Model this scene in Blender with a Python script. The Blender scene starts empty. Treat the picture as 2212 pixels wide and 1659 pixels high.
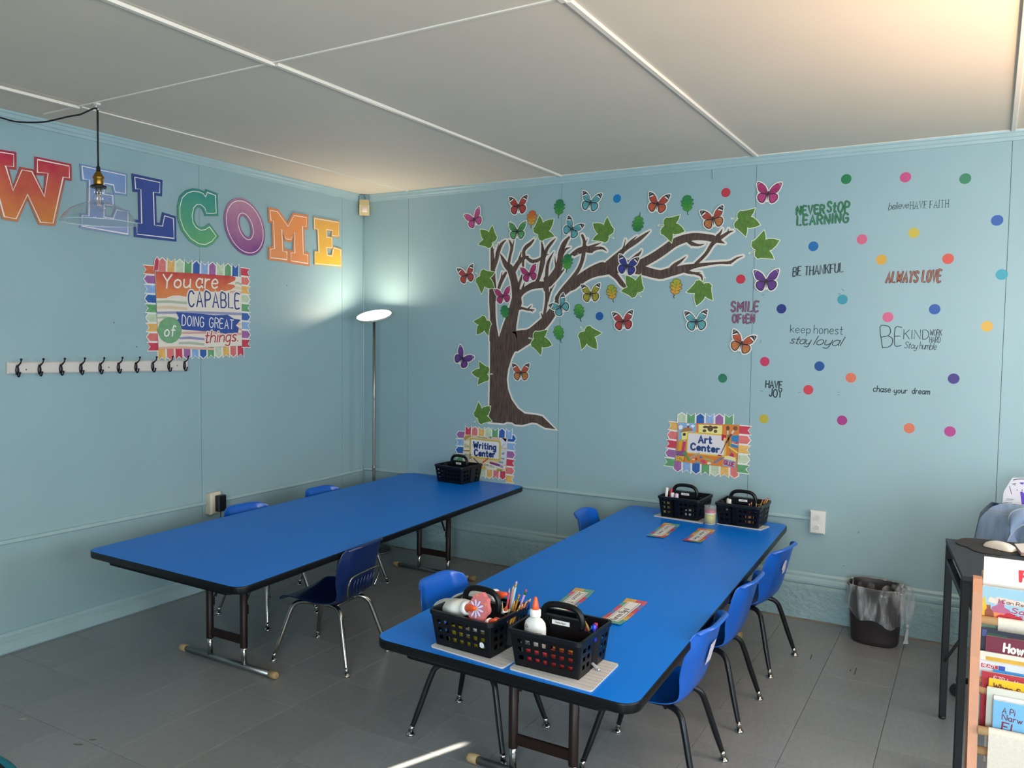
import bpy, math, random
from mathutils import Vector, Matrix
from mathutils.geometry import tessellate_polygon
random.seed(7)
PI = math.pi
scene = bpy.context.scene
COL = scene.collection

# ------------------------------------------------------------------ camera
FPX = 1740.65
CPOS = Vector((3.98375, -4.64447, 1.53915))
_RT = Vector((0.86432347, 0.50279266, 0.01202026))
_UP = Vector((-0.03916969, 0.04346845, 0.99828665))
_FW = Vector((-0.5014087, 0.86331341, -0.05726503))
cam = bpy.data.objects.new('camera', bpy.data.cameras.new('camera'))
COL.objects.link(cam)
cam.data.sensor_width = 36.0
cam.data.lens = FPX / 2212 * 36.0
cam.data.clip_start = 0.05
cam.matrix_world = Matrix(((_RT.x, _UP.x, -_FW.x, CPOS.x), (_RT.y, _UP.y, -_FW.y, CPOS.y), (_RT.z, _UP.z, -_FW.z, CPOS.z), (0, 0, 0, 1)))
scene.camera = cam

# ------------------------------------------------------------------ light
H = 2.573
w = bpy.data.worlds.new('world'); scene.world = w; w.use_nodes = True
w.node_tree.nodes['Background'].inputs[0].default_value = (0.55, 0.72, 1.0, 1)
w.node_tree.nodes['Background'].inputs[1].default_value = 1.0
def area(name, loc, rot, sx, sy, power, col):
    l = bpy.data.lights.new(name, 'AREA'); l.shape = 'RECTANGLE'; l.size = sx; l.size_y = sy; l.energy = power; l.color = col
    o = bpy.data.objects.new(name, l); o.location = loc; o.rotation_euler = rot; COL.objects.link(o); return o
# daylight arriving through the two windows of the right-hand wall and the one behind the camera
area('window_daylight', (6.05, -1.75, 1.5), (0, PI/2, 0), 1.25, 1.3, 58, (0.93, 0.96, 1.0))
area('window_daylight', (6.05, -4.0, 1.5), (0, PI/2, 0), 1.25, 1.3, 66, (0.95, 0.97, 1.0))
area('window_daylight', (4.5, -6.45, 1.5), (PI/2, 0, 0), 1.3, 1.25, 150, (0.76, 0.91, 1.0))
sun = bpy.data.lights.new('sun', 'SUN'); sun.energy = 60; sun.angle = 0.005; sun.color = (1.0, 0.9, 0.74)
so = bpy.data.objects.new('sun', sun); COL.objects.link(so)
_az = Vector((0.38, 0.925, 0)).normalized(); _el = math.radians(23.2)
so.rotation_euler = Vector((_az.x*math.cos(_el), _az.y*math.cos(_el), -math.sin(_el))).to_track_quat('-Z', 'Y').to_euler()
so.location = (0.5, -9, 5)
# warm uplighter standing just beyond the right edge of the picture
pl_ = bpy.data.lights.new('uplighter_bulb', 'SPOT'); pl_.energy = 175; pl_.color = (1.0, 0.63, 0.37); pl_.shadow_soft_size = 0.08; pl_.spot_size = math.radians(155); pl_.spot_blend = 0.6
po = bpy.data.objects.new('uplighter_bulb', pl_); po.location = (4.95, -2.1, 1.62); po.rotation_euler = (PI, 0, 0); COL.objects.link(po)

scene.view_settings.view_transform = 'Standard'
scene.view_settings.look = 'None'
scene.view_settings.gamma = 1.0
scene.view_settings.use_curve_mapping = False
scene.view_settings.exposure = 0.0
scene.cycles.use_denoising = True
scene.cycles.max_bounces = 10
scene.cycles.diffuse_bounces = 5
scene.cycles.transparent_max_bounces = 12
scene.cycles.sample_clamp_indirect = 6.0

# ------------------------------------------------------------------ where a line of sight meets a real surface
def PL(u, v, ax, val):
    d = _RT*((u-1106)/FPX) + _UP*(-(v-829.5)/FPX) + _FW
    return CPOS + d*((val-CPOS[ax])/d[ax])
def WB(u, v):                    # back wall -> (x, z)
    p = PL(u, v, 1, 0.0); return (p.x, p.z)
def WL(u, v):                    # left wall -> (y, z)
    p = PL(u, v, 0, 0.0); return (p.y, p.z)
def FZ(z):
    return lambda u, v: (lambda p: (p.x, p.y))(PL(u, v, 2, z))
def crop(fn, x0, y0, s):
    return lambda pts: [fn(x0+p[0]/s, y0+p[1]/s) for p in pts]
mapB = lambda a, b, d=0.0: Vector((a, -d, b))
mapL = lambda a, b, d=0.0: Vector((d, a, b))
def mapT(z0):
    return lambda a, b, d=0.0: Vector((a, b, z0+d))

# ------------------------------------------------------------------ materials
def lin(c):
    if isinstance(c, str):
        c = [int(c[i:i+2], 16)/255 for i in (0, 2, 4)]
    return tuple(((x/12.92) if x <= 0.04045 else ((x+0.055)/1.055)**2.4) for x in c[:3]) + (1.0,)
_M = {}
def M(hexc, rough=0.5, metal=0.0, noise=None, spec=None, bump=None, coat=0.0, trans=0.0, alpha=1.0, emit=0.0, ior=None, sub=0.0, aniso=None, rnd=0.0):
    key = (hexc, rough, metal, spec, noise, bump, coat, trans, alpha, emit, ior, sub, aniso, rnd)
    if key in _M: return _M[key]
    m = bpy.data.materials.new('mat_' + hexc); m.use_nodes = True
    nt = m.node_tree; N = nt.nodes; L = nt.links; b = N['Principled BSDF']
    b.inputs['Base Color'].default_value = lin(hexc)
    b.inputs['Roughness'].default_value = rough; b.inputs['Metallic'].default_value = metal
    b.inputs['Coat Weight'].default_value = coat; b.inputs['Coat Roughness'].default_value = 0.15
    b.inputs['Transmission Weight'].default_value = trans; b.inputs['Alpha'].default_value = alpha
    if spec is not None: b.inputs['Specular IOR Level'].default_value = spec
    if ior: b.inputs['IOR'].default_value = ior
    if emit:
        b.inputs['Emission Color'].default_value = lin(hexc); b.inputs['Emission Strength'].default_value = emit
    tc = N.new('ShaderNodeTexCoord')
    vec = tc.outputs['Object']
    if aniso:
        mp = N.new('ShaderNodeMapping'); mp.inputs['Scale'].default_value = aniso; L.new(vec, mp.inputs['Vector']); vec = mp.outputs['Vector']
    if noise:
        n = N.new('ShaderNodeTexNoise'); n.inputs['Scale'].default_value = noise[0]; n.inputs['Detail'].default_value = 5
        L.new(vec, n.inputs['Vector'])
        r = N.new('ShaderNodeMapRange'); r.inputs['From Min'].default_value = 0.25; r.inputs['From Max'].default_value = 0.75
        r.inputs['To Min'].default_value = 1-noise[1]; r.inputs['To Max'].default_value = 1+noise[1]
        L.new(n.outputs['Fac'], r.inputs['Value'])
        mul = N.new('ShaderNodeVectorMath'); mul.operation = 'SCALE'; mul.inputs[0].default_value = lin(hexc)[:3]
        src = r.outputs['Result']
        if rnd:
            oi = N.new('ShaderNodeObjectInfo'); r2 = N.new('ShaderNodeMapRange'); r2.inputs['To Min'].default_value = 1-rnd; r2.inputs['To Max'].default_value = 1+rnd
            L.new(oi.outputs['Random'], r2.inputs['Value']); mm = N.new('ShaderNodeMath'); mm.operation = 'MULTIPLY'
            L.new(src, mm.inputs[0]); L.new(r2.outputs['Result'], mm.inputs[1]); src = mm.outputs[0]
        L.new(src, mul.inputs['Scale']); L.new(mul.outputs['Vector'], b.inputs['Base Color'])
    if bump:
        n = N.new('ShaderNodeTexNoise'); n.inputs['Scale'].default_value = bump[0]; n.inputs['Detail'].default_value = 4
        L.new(vec, n.inputs['Vector'])
        bp = N.new('ShaderNodeBump'); bp.inputs['Strength'].default_value = bump[1]; bp.inputs['Distance'].default_value = bump[2] if len(bump) > 2 else 0.002
        L.new(n.outputs['Fac'], bp.inputs['Height']); L.new(bp.outputs['Normal'], b.inputs['Normal'])
    _M[key] = m
    return m
def water(hex1, hex2, lo, hi, axis=2, rough=0.6, scale=9.0):
    """watercolour print: two inks running into each other along one object axis, with blotches"""
    key = ('w', hex1, hex2, lo, hi, axis, scale)
    if key in _M: return _M[key]
    m = bpy.data.materials.new('watercolour'); m.use_nodes = True
    nt = m.node_tree; N = nt.nodes; L = nt.links; b = N['Principled BSDF']; b.inputs['Roughness'].default_value = rough
    tc = N.new('ShaderNodeTexCoord'); sp = N.new('ShaderNodeSeparateXYZ'); L.new(tc.outputs['Object'], sp.inputs[0])
    n = N.new('ShaderNodeTexNoise'); n.inputs['Scale'].default_value = scale; n.inputs['Detail'].default_value = 5; L.new(tc.outputs['Object'], n.inputs['Vector'])
    r = N.new('ShaderNodeMapRange'); r.inputs['From Min'].default_value = lo; r.inputs['From Max'].default_value = hi
    L.new(sp.outputs[axis], r.inputs['Value'])
    a = N.new('ShaderNodeMath'); a.operation = 'MULTIPLY_ADD'; a.inputs[1].default_value = 0.9; L.new(n.outputs['Fac'], a.inputs[0])
    s = N.new('ShaderNodeMath'); s.operation = 'SUBTRACT'; s.inputs[1].default_value = 0.45; L.new(r.outputs['Result'], s.inputs[0]); L.new(s.outputs[0], a.inputs[2])
    mix = N.new('ShaderNodeMix'); mix.data_type = 'RGBA'; mix.inputs[6].default_value = lin(hex1); mix.inputs[7].default_value = lin(hex2)
    L.new(a.outputs[0], mix.inputs[0]); L.new(mix.outputs[2], b.inputs['Base Color'])
    _M[key] = m
    return m

# ------------------------------------------------------------------ mesh building
class MB:
    def __init__(s): s.v = []; s.f = []; s.m = []; s.k = 0; s.sm = []; s.e = 0
    def add(s, vs, fs, smooth=False):
        o = len(s.v); s.v += [Vector(x) for x in vs]
        for f in fs: s.f.append([i+o for i in f]); s.m.append(s.k); s.sm.append(smooth)
        return s
    def mat(s, k): s.k = k; return s
    def box(s, x0, x1, y0, y1, z0, z1, M_=None):
        vs = [(x, y, z) for x in (x0, x1) for y in (y0, y1) for z in (z0, z1)]
        if M_ is not None: vs = [M_ @ Vector(v) for v in vs]
        return s.add(vs, [(0, 1, 3, 2), (4, 6, 7, 5), (0, 4, 5, 1), (2, 3, 7, 6), (0, 2, 6, 4), (1, 5, 7, 3)])
    def bbox(s, x0, x1, y0, y1, z0, z1, c, M_=None):
        """box with chamfered edges all round"""
        ctr = Vector(((x0+x1)/2, (y0+y1)/2, (z0+z1)/2)); h = Vector(((x1-x0)/2, (y1-y0)/2, (z1-z0)/2)); c = min(c, h.x*.95, h.y*.95, h.z*.95)
        vs = []; idx = {}
        for sx in (-1, 1):
            for sy in (-1, 1):
                for sz in (-1, 1):
                    for a in range(3):
                        p = [sx*h.x, sy*h.y, sz*h.z]; sg = (sx, sy, sz)
                        for q in range(3):
                            if q != a: p[q] -= sg[q]*c
                        idx[(sx, sy, sz, a)] = len(vs); v = ctr+Vector(p); vs.append(M_ @ v if M_ is not None else v)
        fs = []
        for a in range(3):
            b, d = (a+1) % 3, (a+2) % 3
            for sa in (-1, 1):
                def K(sb, sd, aa=a, sa=sa, b=b, d=d):
                    g = [0, 0, 0]; g[a] = sa; g[b] = sb; g[d] = sd; return idx[(g[0], g[1], g[2], aa)]
                q = [K(-1, -1), K(1, -1), K(1, 1), K(-1, 1)]; fs.append(q if sa > 0 else q[::-1])
        for a in range(3):
            b, d = (a+1) % 3, (a+2) % 3
            for sb in (-1, 1):
                for sd in (-1, 1):
                    g0 = [0, 0, 0]; g0[a] = -1; g0[b] = sb; g0[d] = sd; g1 = list(g0); g1[a] = 1
                    q = [idx[(*g0, b)], idx[(*g1, b)], idx[(*g1, d)], idx[(*g0, d)]]
                    fs.append(q if sb*sd > 0 else q[::-1])
        for sx in (-1, 1):
            for sy in (-1, 1):
                for sz in (-1, 1):
                    q = [idx[(sx, sy, sz, a)] for a in range(3)]; fs.append(q if sx*sy*sz > 0 else q[::-1])
        return s.add(vs, fs)
    def tube(s, pts, r, n=10, cap=True, smooth=True):
        pts = [Vector(p) for p in pts]; R = r if isinstance(r, (list, tuple)) else [r]*len(pts)
        vs = []; prev = None
        for i, p in enumerate(pts):
            t = (pts[min(i+1, len(pts)-1)]-pts[max(i-1, 0)]).normalized()
            if prev is None:
                a = Vector((0, 0, 1)) if abs(t.z) < .9 else Vector((1, 0, 0)); nx = t.cross(a).normalized()
            else: nx = (prev - t*prev.dot(t)).normalized()
            prev = nx; ny = t.cross(nx)
            for k in range(n): an = 2*PI*k/n; vs.append(p+(nx*math.cos(an)+ny*math.sin(an))*R[i])
        fs = [(i*n+k, i*n+(k+1) % n, (i+1)*n+(k+1) % n, (i+1)*n+k) for i in range(len(pts)-1) for k in range(n)]
        s.add(vs, fs, smooth)
        if cap:
            o = len(s.v)-len(vs)
            s.f.append([o+k for k in range(n)][::-1]); s.m.append(s.k); s.sm.append(False)
            s.f.append([o+(len(pts)-1)*n+k for k in range(n)]); s.m.append(s.k); s.sm.append(False)
        return s
    def lathe(s, prof, n=20, M_=None, sx=1.0, sy=1.0, smooth=True):
        vs = []
        for r, z in prof:
            for k in range(n):
                v = Vector((r*math.cos(2*PI*k/n)*sx, r*math.sin(2*PI*k/n)*sy, z)); vs.append(M_ @ v if M_ is not None else v)
        fs = [(i*n+k, i*n+(k+1) % n, (i+1)*n+(k+1) % n, (i+1)*n+k) for i in range(len(prof)-1) for k in range(n)]
        s.add(vs, fs, smooth)
        o = len(s.v)-len(vs)
        if prof[0][0] > 1e-5: s.f.append([o+k for k in range(n)][::-1]); s.m.append(s.k); s.sm.append(False)
        if prof[-1][0] > 1e-5: s.f.append([o+(len(prof)-1)*n+k for k in range(n)]); s.m.append(s.k); s.sm.append(False)
        return s
    def ball(s, c, r, n=10, sz=1.0):
        c = Vector(c); return s.lathe([(max(r*math.sin(PI*i/6), 1e-6), -r*math.cos(PI*i/6)*sz) for i in range(7)], n, Matrix.Translation(c))
    def prism(s, polys, fn, d0, d1):
        """flat cut-out: outline (with holes) in surface coordinates, standing from d0 to d1 off the surface"""
        if isinstance(polys[0][0], (int, float)): polys = [polys]
        loops = [[Vector((p[0], p[1], 0)) for p in pl] for pl in polys]
        s.e += 1; d1 = d1+(s.e % 300)*1e-6
        tri = tessellate_polygon(loops); flat = [p for l in loops for p in l]; n = len(flat)
        vs = [fn(p.x, p.y, d1) for p in flat]+[fn(p.x, p.y, d0) for p in flat]
        fs = []
        # orientation of the mapping
        ex = fn(1, 0, 0)-fn(0, 0, 0); ey = fn(0, 1, 0)-fn(0, 0, 0); ed = fn(0, 0, 1)-fn(0, 0, 0); pos = ex.cross(ey).dot(ed) > 0
        for t in tri:
            a, b, c = [flat[i] for i in t]
            ccw = (b-a).cross(c-a).z > 0
            t = list(t) if ccw == pos else list(t)[::-1]
            fs.append(t)
        o = 0
        for l in loops:
            k = len(l)
            ar = sum(l[i].x*l[(i+1) % k].y-l[(i+1) % k].x*l[i].y for i in range(k))
            for i in range(k):
                j = (i+1) % k; q = [o+i, n+o+i, n+o+j, o+j]
                fs.append(q if (ar > 0) == pos else q[::-1])
            o += k
        return s.add(vs, fs)
    def ribbon(s, pts, wd, fn, d0, d1, caps=True):
        """a drawn stroke of given width (one or per point) lying on a surface"""
        W = wd if isinstance(wd, (list, tuple)) else [wd]*len(pts)
        s.e += 1; d1 = d1+(s.e % 300)*1e-6
        P = [Vector((p[0], p[1])) for p in pts]
        if len(P) < 2: P = [P[0], P[0]+Vector((1e-4, 0))]; W = [W[0], W[0]]
        Lf = []; Rt = []
        for i, p in enumerate(P):
            a = P[max(i-1, 0)]; b = P[min(i+1, len(P)-1)]; t = b-a
            if t.length < 1e-7: t = Vector((1, 0))
            t.normalize(); nn = Vector((-t.y, t.x)); k = 1.0
            if 0 < i < len(P)-1:
                t1 = (P[i]-a).normalized() if (P[i]-a).length > 1e-8 else t; c = abs(t1.dot(t)); k = 1/max(c, .6)
            Lf.append(p+nn*W[i]*.5*k); Rt.append(p-nn*W[i]*.5*k)
        vs = []
        for q in (Lf, Rt):
            vs += [fn(x.x, x.y, d1) for x in q]
        n = len(P); fs = [(i, n+i, n+i+1, i+1) for i in range(n-1)]
        vs += [fn(x.x, x.y, d0) for x in Lf]+[fn(x.x, x.y, d0) for x in Rt]
        fs += [(2*n+i, i, i+1, 2*n+i+1) for i in range(n-1)]+[(n+i, 3*n+i, 3*n+i+1, n+i+1) for i in range(n-1)]
        ex = fn(1, 0, 0)-fn(0, 0, 0); ey = fn(0, 1, 0)-fn(0, 0, 0); ed = fn(0, 0, 1)-fn(0, 0, 0)
        if ex.cross(ey).dot(ed) < 0: fs = [f[::-1] for f in fs]
        s.add(vs, fs)
        if caps:
            for i in (0, n-1):
                if W[i] > 1e-4: s.prism([(P[i].x+math.cos(a*PI/4)*W[i]*.5, P[i].y+math.sin(a*PI/4)*W[i]*.5) for a in range(8)], fn, d0, d1)
        return s
    def build(s, name, mats, parent=None, off=None):
        me = bpy.data.meshes.new(name)
        o0 = Vector((0, 0, 0))
        if parent is not None and off is None:
            r = parent
            while r.parent: r = r.parent
            o0 = Vector(r.location) if r.get('_w') else o0
        vs = [v-o0 for v in s.v]
        if parent is None and vs:
            lo = Vector([min(v[i] for v in vs) for i in range(3)]); hi = Vector([max(v[i] for v in vs) for i in range(3)])
            o0 = Vector(((lo.x+hi.x)/2, (lo.y+hi.y)/2, lo.z)); vs = [v-o0 for v in vs]
        me.from_pydata([tuple(v) for v in vs], [], s.f)
        if not isinstance(mats, (list, tuple)): mats = [mats]
        for m in mats: me.materials.append(m)
        me.polygons.foreach_set('material_index', s.m); me.polygons.foreach_set('use_smooth', s.sm)
        me.update()
        o = bpy.data.objects.new(name, me); COL.objects.link(o)
        if parent is not None: o.parent = parent
        else: o.location = o0
        if parent is None: o['_w'] = 1
        return o
def tag(o, label, cat, group=None):
    o['label'] = label; o['category'] = cat
    if group: o['group'] = group
    return o
def empty(name, loc, label, cat, group=None, world=True):
    o = bpy.data.objects.new(name, None); COL.objects.link(o); o.location = loc; o.empty_display_size = 0.05
    if world: o['_w'] = 1
    return tag(o, label, cat, group)
def struct(o, label=None):
    o['kind'] = 'structure'
    if label: o['label'] = label
    return o
def dup(root, label=None, group=None, swap=None):
    r = root.copy(); COL.objects.link(r)
    if label: r['label'] = label
    if group: r['group'] = group
    for ch in list(root.children):
        c = ch.copy(); COL.objects.link(c); c.parent = r
        if swap and c.data and c.data.materials and c.data.materials[0] in swap:
            pass
        for g in ch.children:
            d = g.copy(); COL.objects.link(d); d.parent = c
    return r
def sub(a, b): return (a[0]-b[0], a[1]-b[1])
def lerp2(a, b, t): return (a[0]+(b[0]-a[0])*t, a[1]+(b[1]-a[1])*t)
def offset(poly, d):
    """grow (d>0) a closed outline by d"""
    n = len(poly); P = [Vector((p[0], p[1])) for p in poly]
    ar = sum(P[i].x*P[(i+1) % n].y-P[(i+1) % n].x*P[i].y for i in range(n)); sg = -1 if ar > 0 else 1
    out = []
    for i in range(n):
        a = (P[i]-P[i-1]); b = (P[(i+1) % n]-P[i])
        if a.length < 1e-9: a = b.copy()
        if b.length < 1e-9: b = a.copy()
        a.normalize(); b.normalize(); na = Vector((-a.y, a.x)); nb = Vector((-b.y, b.x)); m = na+nb
        if m.length < .2: m = na
        m.normalize(); k = 1/max(m.dot(na), .55)
        q = P[i]+m*(d*sg*k); out.append((q.x, q.y))
    return out
def cat(pts, n=4):
    """smooth a row of points (Catmull-Rom)"""
    P = [Vector(p) for p in pts]; out = []
    for i in range(len(P)-1):
        p0 = P[max(i-1, 0)]; p1 = P[i]; p2 = P[i+1]; p3 = P[min(i+2, len(P)-1)]
        for k in range(n):
            t = k/n; out.append(0.5*((2*p1)+(p2-p0)*t+(2*p0-5*p1+4*p2-p3)*t*t+(3*p1-p0-3*p2+p3)*t**3))
    out.append(P[-1]); return [tuple(x) for x in out]

# ------------------------------------------------------------------ a pen alphabet for the writing in the room
GL = {
'A': (6, "0,0 3,10 6,0;1.1,3.4 4.9,3.4"), 'B': (5.5, "0,0 0,10 3.4,10 5,8.8 5,6.4 3.4,5.2 0,5.2;3.4,5.2 5.4,3.8 5.4,1.4 3.6,0 0,0"),
'C': (5.5, "5.4,8.4 4,10 2,10 .4,8 0,5 .4,2 2,0 4,0 5.4,1.6"), 'D': (5.8, "0,0 0,10 3,10 5.2,8 5.8,5 5.2,2 3,0 0,0"),
'E': (4.8, "4.8,10 0,10 0,0 4.8,0;0,5.2 3.8,5.2"), 'F': (4.8, "4.8,10 0,10 0,0;0,5.2 3.8,5.2"),
'G': (6, "5.6,8.4 4,10 2,10 .4,8 0,5 .4,2 2,0 4.4,0 5.8,1.6 5.8,4.6 3.4,4.6"), 'H': (5.6, "0,0 0,10;5.6,0 5.6,10;0,5.2 5.6,5.2"),
'I': (.6, ".3,0 .3,10"), 'J': (4, "4,10 4,2.4 3,.4 1.4,0 0,1.6"), 'K': (5.4, "0,0 0,10;5.2,10 0,4.4;1.6,6 5.4,0"),
'L': (4.6, "0,10 0,0 4.6,0"), 'M': (7, "0,0 .4,10 3.5,3.4 6.6,10 7,0"), 'N': (5.8, "0,0 0,10 5.8,0 5.8,10"),
'O': (6, "3,10 1,9 0,6.4 0,3.6 1,1 3,0 5,1 6,3.6 6,6.4 5,9 3,10"), 'P': (5.2, "0,0 0,10 3.4,10 5.2,8.6 5.2,6.2 3.4,4.8 0,4.8"),
'R': (5.4, "0,0 0,10 3.4,10 5.2,8.6 5.2,6.4 3.4,5.2 0,5.2;2.6,5.2 5.4,0"), 'S': (5, "4.8,8.6 3.4,10 1.4,10 .2,8.6 .4,6.6 2.4,5.2 4.4,4 5,2 3.8,.2 1.6,0 0,1.4"),
'T': (5.4, "0,10 5.4,10;2.7,10 2.7,0"), 'U': (5.4, "0,10 0,2.4 1.2,.3 2.7,0 4.2,.3 5.4,2.4 5.4,10"), 'V': (5.8, "0,10 2.9,0 5.8,10"),
'W': (8, "0,10 2,0 4,7.4 6,0 8,10"), 'Y': (5.4, "0,10 2.7,5 5.4,10;2.7,5 2.7,0"), 'X': (5, "0,0 5,10;0,10 5,0"), 'Z': (5, "0,10 5,10 0,0 5,0"),
'a': (4.4, "4.2,5 2.2,6.2 .5,4.8 0,3 .5,1 2,0 3.4,.6 4.2,2.2;4.2,6 4.2,1.4 4.8,0"), 'b': (4.2, "0,10 0,0 2.4,0 4.2,1.6 4.2,4.4 2.4,6 0,4.6"),
'c': (4, "4,5 2.4,6.1 .6,5 0,3 .6,.9 2.4,0 4,1"), 'd': (4.4, "4.2,4.6 2.2,6 .4,4.8 0,3 .6,.8 2.2,0 4.2,1.6;4.2,10 4.2,0"),
'e': (4.2, "0,3.2 4,3.4 3.6,5.4 2,6.1 .4,4.8 0,3 .6,.9 2.2,0 4.2,1"), 'f': (3.4, "3.6,9.2 2.4,10 1.4,8.6 1.3,0;0,5.8 3.2,5.8"),
'g': (4.4, "4.2,4.8 2.2,6 .4,4.8 0,3 .6,.8 2.2,0 4.2,1.6;4.2,6 4.2,-2 2.8,-3.4 .6,-2.8"), 'h': (4.2, "0,10 0,0;0,4 2,6 3.8,5.2 4.2,3.4 4.2,0"),
'i': (.8, ".4,6 .4,0;.4,8.6 .4,8.9"), 'j': (2, "1.6,6 1.6,-2.4 0,-3.4;1.6,8.6 1.6,8.9"), 'k': (4, "0,10 0,0;3.8,6 0,2.6;1.4,3.8 4,0"), 'l': (.8, ".4,10 .4,0"),
'm': (6.8, "0,6 0,0;0,4 1.8,6 3.2,5.2 3.4,0;3.4,4 5,6 6.6,5 6.8,0"), 'n': (4.2, "0,6 0,0;0,4 2,6 3.8,5.2 4.2,3.4 4.2,0"),
'o': (4.2, "2.1,6.1 .5,5 0,3 .5,1 2.1,0 3.7,1 4.2,3 3.7,5 2.1,6.1"), 'p': (4.2, "0,6 0,-3.6;0,4.6 2.2,6 4,4.8 4.2,3 3.6,.8 2,0 0,1.4"),
'r': (3, "0,6 0,0;0,3.8 1.4,5.8 3,5.8"), 's': (3.6, "3.4,5.2 2,6.1 .4,5.2 .6,3.8 2.8,2.6 3.6,1.2 2,0 0,.8"), 't': (3.2, "1.4,9 1.4,1 2.2,0 3.2,.4;0,6 3,6"),
'u': (4.2, "0,6 0,1.6 1.2,0 2.8,.4 4.2,2.4;4.2,6 4.2,0"), 'v': (4, "0,6 2,0 4,6"), 'w': (6, "0,6 1.5,0 3,5 4.5,0 6,6"), 'y': (4.2, "0,6 .2,2 1.4,.4 3,.8 4.2,3;4.2,6 4,-2 2.6,-3.4 .6,-2.8"),
'x': (4, "0,0 4,6;0,6 4,0"), '.': (.8, ".4,0 .4,.3"), '!': (.8, ".4,10 .4,3;.4,0 .4,.3"), '1': (2, "0,8 1.6,10 1.6,0"), '?': (4, "0,8 2,10 4,8 2,5 2,3;2,0 2,.3"),
}
def strokes(txt, p0, p1, h, slant=0.0, gap=2.0, space=4.0, jit=0.0, up=None, curve=True, serif=False):
    """centre lines of the writing, from baseline point p0 to p1, cap height h, in surface coordinates"""
    tot = 0; lay = []
    for ch in txt:
        if ch == ' ': tot += space; continue
        wd, d = GL[ch]; lay.append((tot, wd, d, ch)); tot += wd+gap
    tot -= gap
    a = Vector(p0); b = Vector(p1); e = b-a; sx = e.length/max(tot, 1e-6); ex = e.normalized(); ey = Vector((-ex.y, ex.x)) if up is None else Vector(up).normalized(); sy = h/10
    out = []
    for x0, wd, d, ch in lay:
        jy = random.uniform(-jit, jit); js = 1+random.uniform(-jit, jit)*.06
        parts = d.split(';')
        if serif and ch in 'AHVEFITHKNPL':
            xs = {'A': (0, 6), 'H': (0, 5.6), 'I': (.3,), 'T': (2.7,), 'F': (0,), 'E': (), 'V': (), 'K': (0, 5.4), 'N': (0,), 'P': (0,), 'L': ()}[ch]
            for q in xs: parts.append('%g,0 %g,0' % (q-.9, q+.9))
            xs = {'H': (0, 5.6), 'I': (.3,), 'V': (0, 5.8)}.get(ch, ())
            for q in xs: parts.append('%g,10 %g,10' % (q-.9, q+.9))
        for st in parts:
            pts = [tuple(float(q) for q in t.split(',')) for t in st.split()]
            if len(pts) > 3 and curve: pts = cat([(p[0], p[1], 0) for p in pts], 3); pts = [(p[0], p[1]) for p in pts]
            o = []
            for x, y in pts:
                X = (x0+x*js+(y*slant))*sx; Y = (y+jy)*sy; q = a+ex*X+ey*Y; o.append((q.x, q.y))
            out.append(o)
    return out
def write(mb, txt, p0, p1, h, wd, fn, d0=0.0004, d1=0.0008, **k):
    for st in strokes(txt, p0, p1, h, **k): mb.ribbon(st, wd, fn, d0, d1)
    return mb
# ================================================================== ROOM SHELL
PAINT = M('91acb1', 0.42, noise=(2.2, 0.035), bump=(260, 0.12, 0.001))
PAINT_TRIM = M('9db6b9', 0.35, noise=(6, 0.05), bump=(120, 0.1, 0.001))
CEIL = M('dacdba', 0.7, noise=(1.6, 0.03), bump=(300, 0.15, 0.001))
CEILT = M('e6dccd', 0.45, noise=(5, 0.04))
GAP = M('627c80', 0.9); GAPC = M('8d8880', 0.9)
TILE = M('838483', 0.30, noise=(60, 0.10), aniso=(1.0, 0.28, 1.0), bump=(90, 0.05, 0.0006), rnd=0.05)
GROUT = M('3a3836', 0.9)
X0 = 0.41664; PW = 1.22; XR = 6.0; YF = -6.4

# floor: slab and vinyl tiles one foot square
fl = MB().box(-0.1, XR+.1, YF-.1, 0.05, -0.12, -0.004).build('floor', GROUT); struct(fl, 'grey vinyl tile floor')
def pix(x, y, z):
    d = Vector((x, y, z))-CPOS; c = d.dot(_FW)
    return (1106+FPX*d.dot(_RT)/c, 829.5-FPX*d.dot(_UP)/c) if c > 0.05 else (-9999, -9999)
TS = 0.3048; tme = None; rest = MB()
for i in range(-20, 14):
    for j in range(-1, 22):
        xa = 3.704-0.3048*7+TS*i-0.0*TS; xb = xa+TS; yb = -0.446+TS-TS*j; ya = yb-TS
        xa2, xb2, ya2, yb2 = max(xa, 0.012), min(xb, XR), max(ya, YF), min(yb, -0.02)
        if xb2-xa2 < 0.02 or yb2-ya2 < 0.02: continue
        g = 0.0008
        cs = [pix(x, y, 0) for x in (xa2, (xa2+xb2)/2, xb2) for y in (ya2, (ya2+yb2)/2, yb2)]
        inv = any(-20 < c[0] < 2232 and -20 < c[1] < 1679 for c in cs)
        if not inv: rest.box(xa2+g, xb2-g, ya2+g, yb2-g, -0.008, 0); continue
        full = (xb2-xa2 > TS-1e-4 and yb2-ya2 > TS-1e-4)
        if full:
            if tme is None:
                t = MB().bbox(-TS/2+g, TS/2-g, -TS/2+g, TS/2-g, -0.008, 0, 0.0007).build('tile', TILE, fl, off=1); tme = t.data
            else:
                t = bpy.data.objects.new('tile', tme); COL.objects.link(t); t.parent = fl
            t.location = Vector(((xa+xb)/2, (ya+yb)/2, 0))-fl.location
            t.rotation_euler = (0, 0, random.choice((0, PI)))
        else:
            MB().box(xa2+g, xb2-g, ya2+g, yb2-g, -0.008, 0).build('tile', TILE, fl)
ro = rest.build('tile', TILE, fl); ro['kind'] = 'stuff'
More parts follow.
